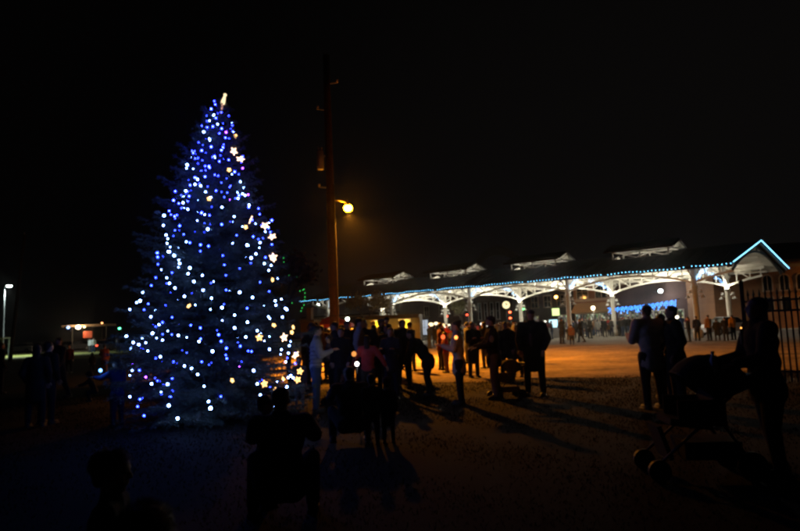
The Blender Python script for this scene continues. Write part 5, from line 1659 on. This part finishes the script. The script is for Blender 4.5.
for i, px in enumerate(xs):
    jc = rc.choice([0, 0, 0, 1, 1, 2, 2, 3, 4, 5, 6, 7, 8, 9])
    crowd('%s from left among distant people below the middle columns, %s jacket' % (ordinals[i], JC[jc][0]), px, rc.uniform(40, 62), None, jc, group='crowd below the middle columns')
xs = sorted([303 + 122 * (i + rc.random()) / 22 for i in range(22)])
for i, px in enumerate([q for q in xs if q < 412]):
    jc = rc.choice([0, 0, 0, 1, 1, 2, 5, 3])
    crowd('%s from left among dim people behind the pink girl, %s jacket' % (ordinals[i], JC[jc][0]), px, rc.uniform(17, 25), None, jc, group='dim crowd behind the pink girl')
xs = sorted([306 + 140 * (i + rc.random()) / 16 for i in range(16)])
for i, px in enumerate([q for q in xs if q < 402]):
    jc = rc.choice([0, 1, 4, 5, 3, 6, 7, 2, 1, 0])
    crowd('%s from left of the onlookers just behind the pink girl and child carrier, %s jacket' % (ordinals[i], JC[jc][0]), px, rc.uniform(14.5, 18.5), None, jc, group='onlookers in the middle')
xs = sorted([428 + 262 * (i + rc.random()) / 34 for i in range(34)])
for i, px in enumerate(xs):
    jc = rc.choice([0, 0, 1, 1, 2, 3, 4, 5, 6, 7, 9])
    crowd('%s from left in the farthest row of people along the pavilion back columns, %s jacket' % (ordinals[i], JC[jc][0]), px, rc.uniform(58, 66), None, jc, group='farthest row behind the pavilion floor')
for i, (px, Y) in enumerate(((440, 22), (467, 25), (484, 22), (508, 24), (524, 25))):
    crowd('%s from the left of the dark figures on the orange gravel behind the cap man' % ordinals[i], px, Y, None, rc.choice([0, 0, 1, 5]), group='figures on the orange gravel')


# ------------------------------------------------------------------ strollers
def stroller(label, base, rz, sc_=1.0, col=(0.015, 0.015, 0.017), tagged=True, fm=None):
    fm = fm or M_DARKMETAL
    t = thing('stroller', label, 'stroller', base, rz); t.scale = (sc_,) * 3
    cm_ = cloth(col)
    fr = MB()
    for s in (-1, 1):
        x_ = s * 0.25
        fr.tube([(x_, -0.52, 0.98), (x_, -0.42, 0.92), (x_, 0.0, 0.52), (x_, 0.42, 0.16)], 0.014, 7)
        fr.tube([(x_, -0.38, 0.16), (x_, -0.10, 0.60), (x_, 0.02, 0.68)], 0.014, 7)
    fr.tube([(-0.25, -0.38, 0.17), (0.25, -0.38, 0.17)], 0.012, 6); fr.build('frame', fm, t, smooth=True)
    MB().tube([(-0.25, -0.52, 0.98), (-0.1, -0.56, 1.0), (0.1, -0.56, 1.0), (0.25, -0.52, 0.98)], 0.020, 8).build('handle', M_BLACK, t, smooth=True)
    seat = MB(); seat.box((0, 0.10, 0.50), (0.40, 0.36, 0.06), (0.15, 0, 0)); seat.box((0, -0.14, 0.72), (0.40, 0.06, 0.52), (0.35, 0, 0))
    for s in (-1, 1):
        seat.box((s * 0.21, 0.0, 0.60), (0.02, 0.42, 0.24))
    seat.box((0, 0.33, 0.33), (0.36, 0.04, 0.32), (-0.3, 0, 0)); seat.build('seat', cm_, t)
    hood = MB(); n_ = 12; vs = []
    for a in range(9):
        th = R(-72) + a / 8 * R(125)
        for q in range(n_ + 1):
            ph = PI * q / n_
            r_ = 0.38
            vs.append((0.25 * math.copysign(abs(math.cos(ph)) ** 0.6, math.cos(ph)), -0.14 + math.sin(th) * math.sin(ph) ** 0.6 * r_, 0.72 + math.cos(th) * math.sin(ph) ** 0.6 * r_ * 1.05))
    hood.add(vs, [(a * (n_ + 1) + q, a * (n_ + 1) + q + 1, (a + 1) * (n_ + 1) + q + 1, (a + 1) * (n_ + 1) + q) for a in range(8) for q in range(n_)])
    hood.build('canopy', cm_, t, smooth=True)
    for a in (0, 4, 8):
        MB().tube([vs[a * (n_ + 1) + q] for q in range(n_ + 1)], 0.008, 5).build('canopy_rib', fm, t)
    MB().box((0, -0.08, 0.26), (0.40, 0.50, 0.16)).build('basket', cm_, t)
    tr = MB(); tr.box((0, -0.50, 0.90), (0.40, 0.14, 0.05)); tr.build('parent_tray', M_BLACK, t)
    for s in (-1, 1):
        for y_, r_ in ((0.42, 0.10), (-0.38, 0.13)):
            wh = link('wheel', None, t, (s * 0.25, y_, r_))
            MB().cone((-0.022, 0, 0), (0.022, 0, 0), r_, r_, 18).build('tyre', M_BLACK, wh, smooth=False)
            MB().cone((-0.026, 0, 0), (0.026, 0, 0), r_ * 0.6, r_ * 0.6, 12).build('rim', M_DARKMETAL, wh)
    if tagged:
        MB().box((0.232, 0.02, 0.56), (0.006, 0.13, 0.10)).build('fabric_label', cloth((0.45, 0.38, 0.32)), t)
    return t


stroller('black hooded stroller with a small pale label in the right foreground', ground_at(702, 478) + V((0.02, 0.1, 0)), R(84), 1.05)
stroller('light framed stroller behind the man in the baseball cap', ground_at(507, 398), R(100), 0.72, (0.24, 0.20, 0.17), False, M_GREYMETAL)
# bottle in the stroller tray
p = at(713.5, 364, 5.95)
bt2 = thing('water_bottle', 'clear water bottle glinting on the stroller handle tray', 'bottle', p - V((0, 0, 0.1)))
MB().lathe([(0, 0), (0.032, 0), (0.034, 0.02), (0.034, 0.14), (0.014, 0.185), (0.014, 0.2)], 14).build('bottle', mat('bottle_plastic', (0.5, 0.6, 0.65), 0.08, spec=0.8), bt2, smooth=True)
MB().cone((0, 0, 0.2), (0, 0, 0.222), 0.017, 0.017, 10).build('lid', mat('lid_white', (0.7, 0.7, 0.7), 0.4), bt2)


# ------------------------------------------------------------------ light-up toys in hands
def toy(label, px, py, Y, col, s, r_, pw=0.0):
    p = at(px, py, Y); t = thing('light_up_toy', label, 'glowing toy', p, 0, 'glowing toys held in the crowd')
    MB().ell((0, 0, 0.0), (r_, r_, r_ * 1.1)).build('globe', glow('toy_%d_%d' % (px, py), col, s), t, smooth=True)
    MB().cone((0, 0, -r_ - 0.14), (0, 0, -r_ * 0.8), 0.012, 0.014, 8).build('handle', M_BLACK, t)
    if pw:
        lamp('toy_light', 'POINT', (0, -r_ - 0.05, 0), pw, col, t, r_)


toy('bright white flashing toy held low in front of the pink girl', 357, 364, 11.2, (1.0, 0.95, 0.85), 14, 0.035, 3)
toy('orange glowing toy beside the pink girl', 354, 354, 12.6, (1.0, 0.35, 0.08), 1.2, 0.05)
toy('orange glowing toy held by the woman with a hair bun', 456, 337.5, 11.8, (1.0, 0.25, 0.05), 4, 0.035, 2)
toy('blue glowing toy held by the child in the blue jacket', 100.5, 370.5, 10.9, (0.12, 0.35, 1.0), 8, 0.028, 1.2)
toy('red glowing toy near the girl in the red jacket', 443, 337, 20, (1.0, 0.12, 0.03), 2.0, 0.07, 4)
toy('small orange flicker at the hand of the woman with the stroller', 741, 328, 5.6, (1.0, 0.4, 0.08), 2.5, 0.008)
toy('orange toy light in the crowd right of the man in the cap', 484, 330, 26, (1.0, 0.35, 0.06), 2.5, 0.07)

# ------------------------------------------------------------------ grass blades (stuff)
rg = np.random.default_rng(9)


def grass(name, label, N, y0, y1, fx, hmin, hmax, m):
    Y = np.sqrt(rg.uniform(y0 ** 2, y1 ** 2, N)); X = rg.uniform(-fx, fx, N) * Y
    den = np.sin(X * 1.3 + 2 * np.sin(Y * 0.7)) * np.sin(Y * 1.1 + 1.7 * np.sin(X * 0.6)) + 0.5 * np.sin(X * 3.1 + Y * 2.3)
    keep = rg.random(N) < 0.55 + 0.4 * den; X, Y = X[keep], Y[keep]; N = len(X)
    h = rg.uniform(hmin, hmax, N) * rg.choice([0.35, 0.5, 0.9], N); a = rg.uniform(0, 2 * PI, N); wd_ = rg.uniform(0.003, 0.006, N) * (0.6 + Y / 9)
    b = np.stack([X, Y, np.full(N, 0.0)], 1); s = np.stack([np.cos(a), np.sin(a), np.zeros(N)], 1) * wd_[:, None]
    tip = b + np.stack([rg.normal(0, .5, N) * h, rg.normal(0, .5, N) * h, h], 1)
    v = np.stack([b - s, b + s, tip], 1).reshape(-1, 3)
    o = link(name, np_mesh(name, v, np.arange(3 * N).reshape(-1, 3), m)); tag(o, label, 'grass', kind='stuff')


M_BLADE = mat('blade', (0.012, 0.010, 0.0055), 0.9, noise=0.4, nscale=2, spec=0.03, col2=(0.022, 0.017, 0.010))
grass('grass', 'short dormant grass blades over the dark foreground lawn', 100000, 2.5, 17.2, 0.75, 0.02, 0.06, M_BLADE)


# ------------------------------------------------------------------ thin haze volume added to imitate lens glow round the lamps
HZ = 0.0003
hz = MB(); hz.box((0, 500, 8), (1790, 1390, 18)); hzo = hz.build('haze', None)
hm_ = bpy.data.materials.new('haze'); hm_.use_nodes = True
t_ = hm_.node_tree; t_.nodes.clear()
pv = t_.nodes.new('ShaderNodeVolumePrincipled'); pv.inputs['Color'].default_value = (0.9, 0.9, 0.9, 1); pv.inputs['Density'].default_value = HZ; pv.inputs['Anisotropy'].default_value = 0.94
ov = t_.nodes.new('ShaderNodeOutputMaterial'); t_.links.new(pv.outputs[0], ov.inputs['Volume'])
hzo.data.materials.append(hm_); tag(hzo, 'thin added haze standing in for lens glow round the lamps', 'haze', kind='stuff')
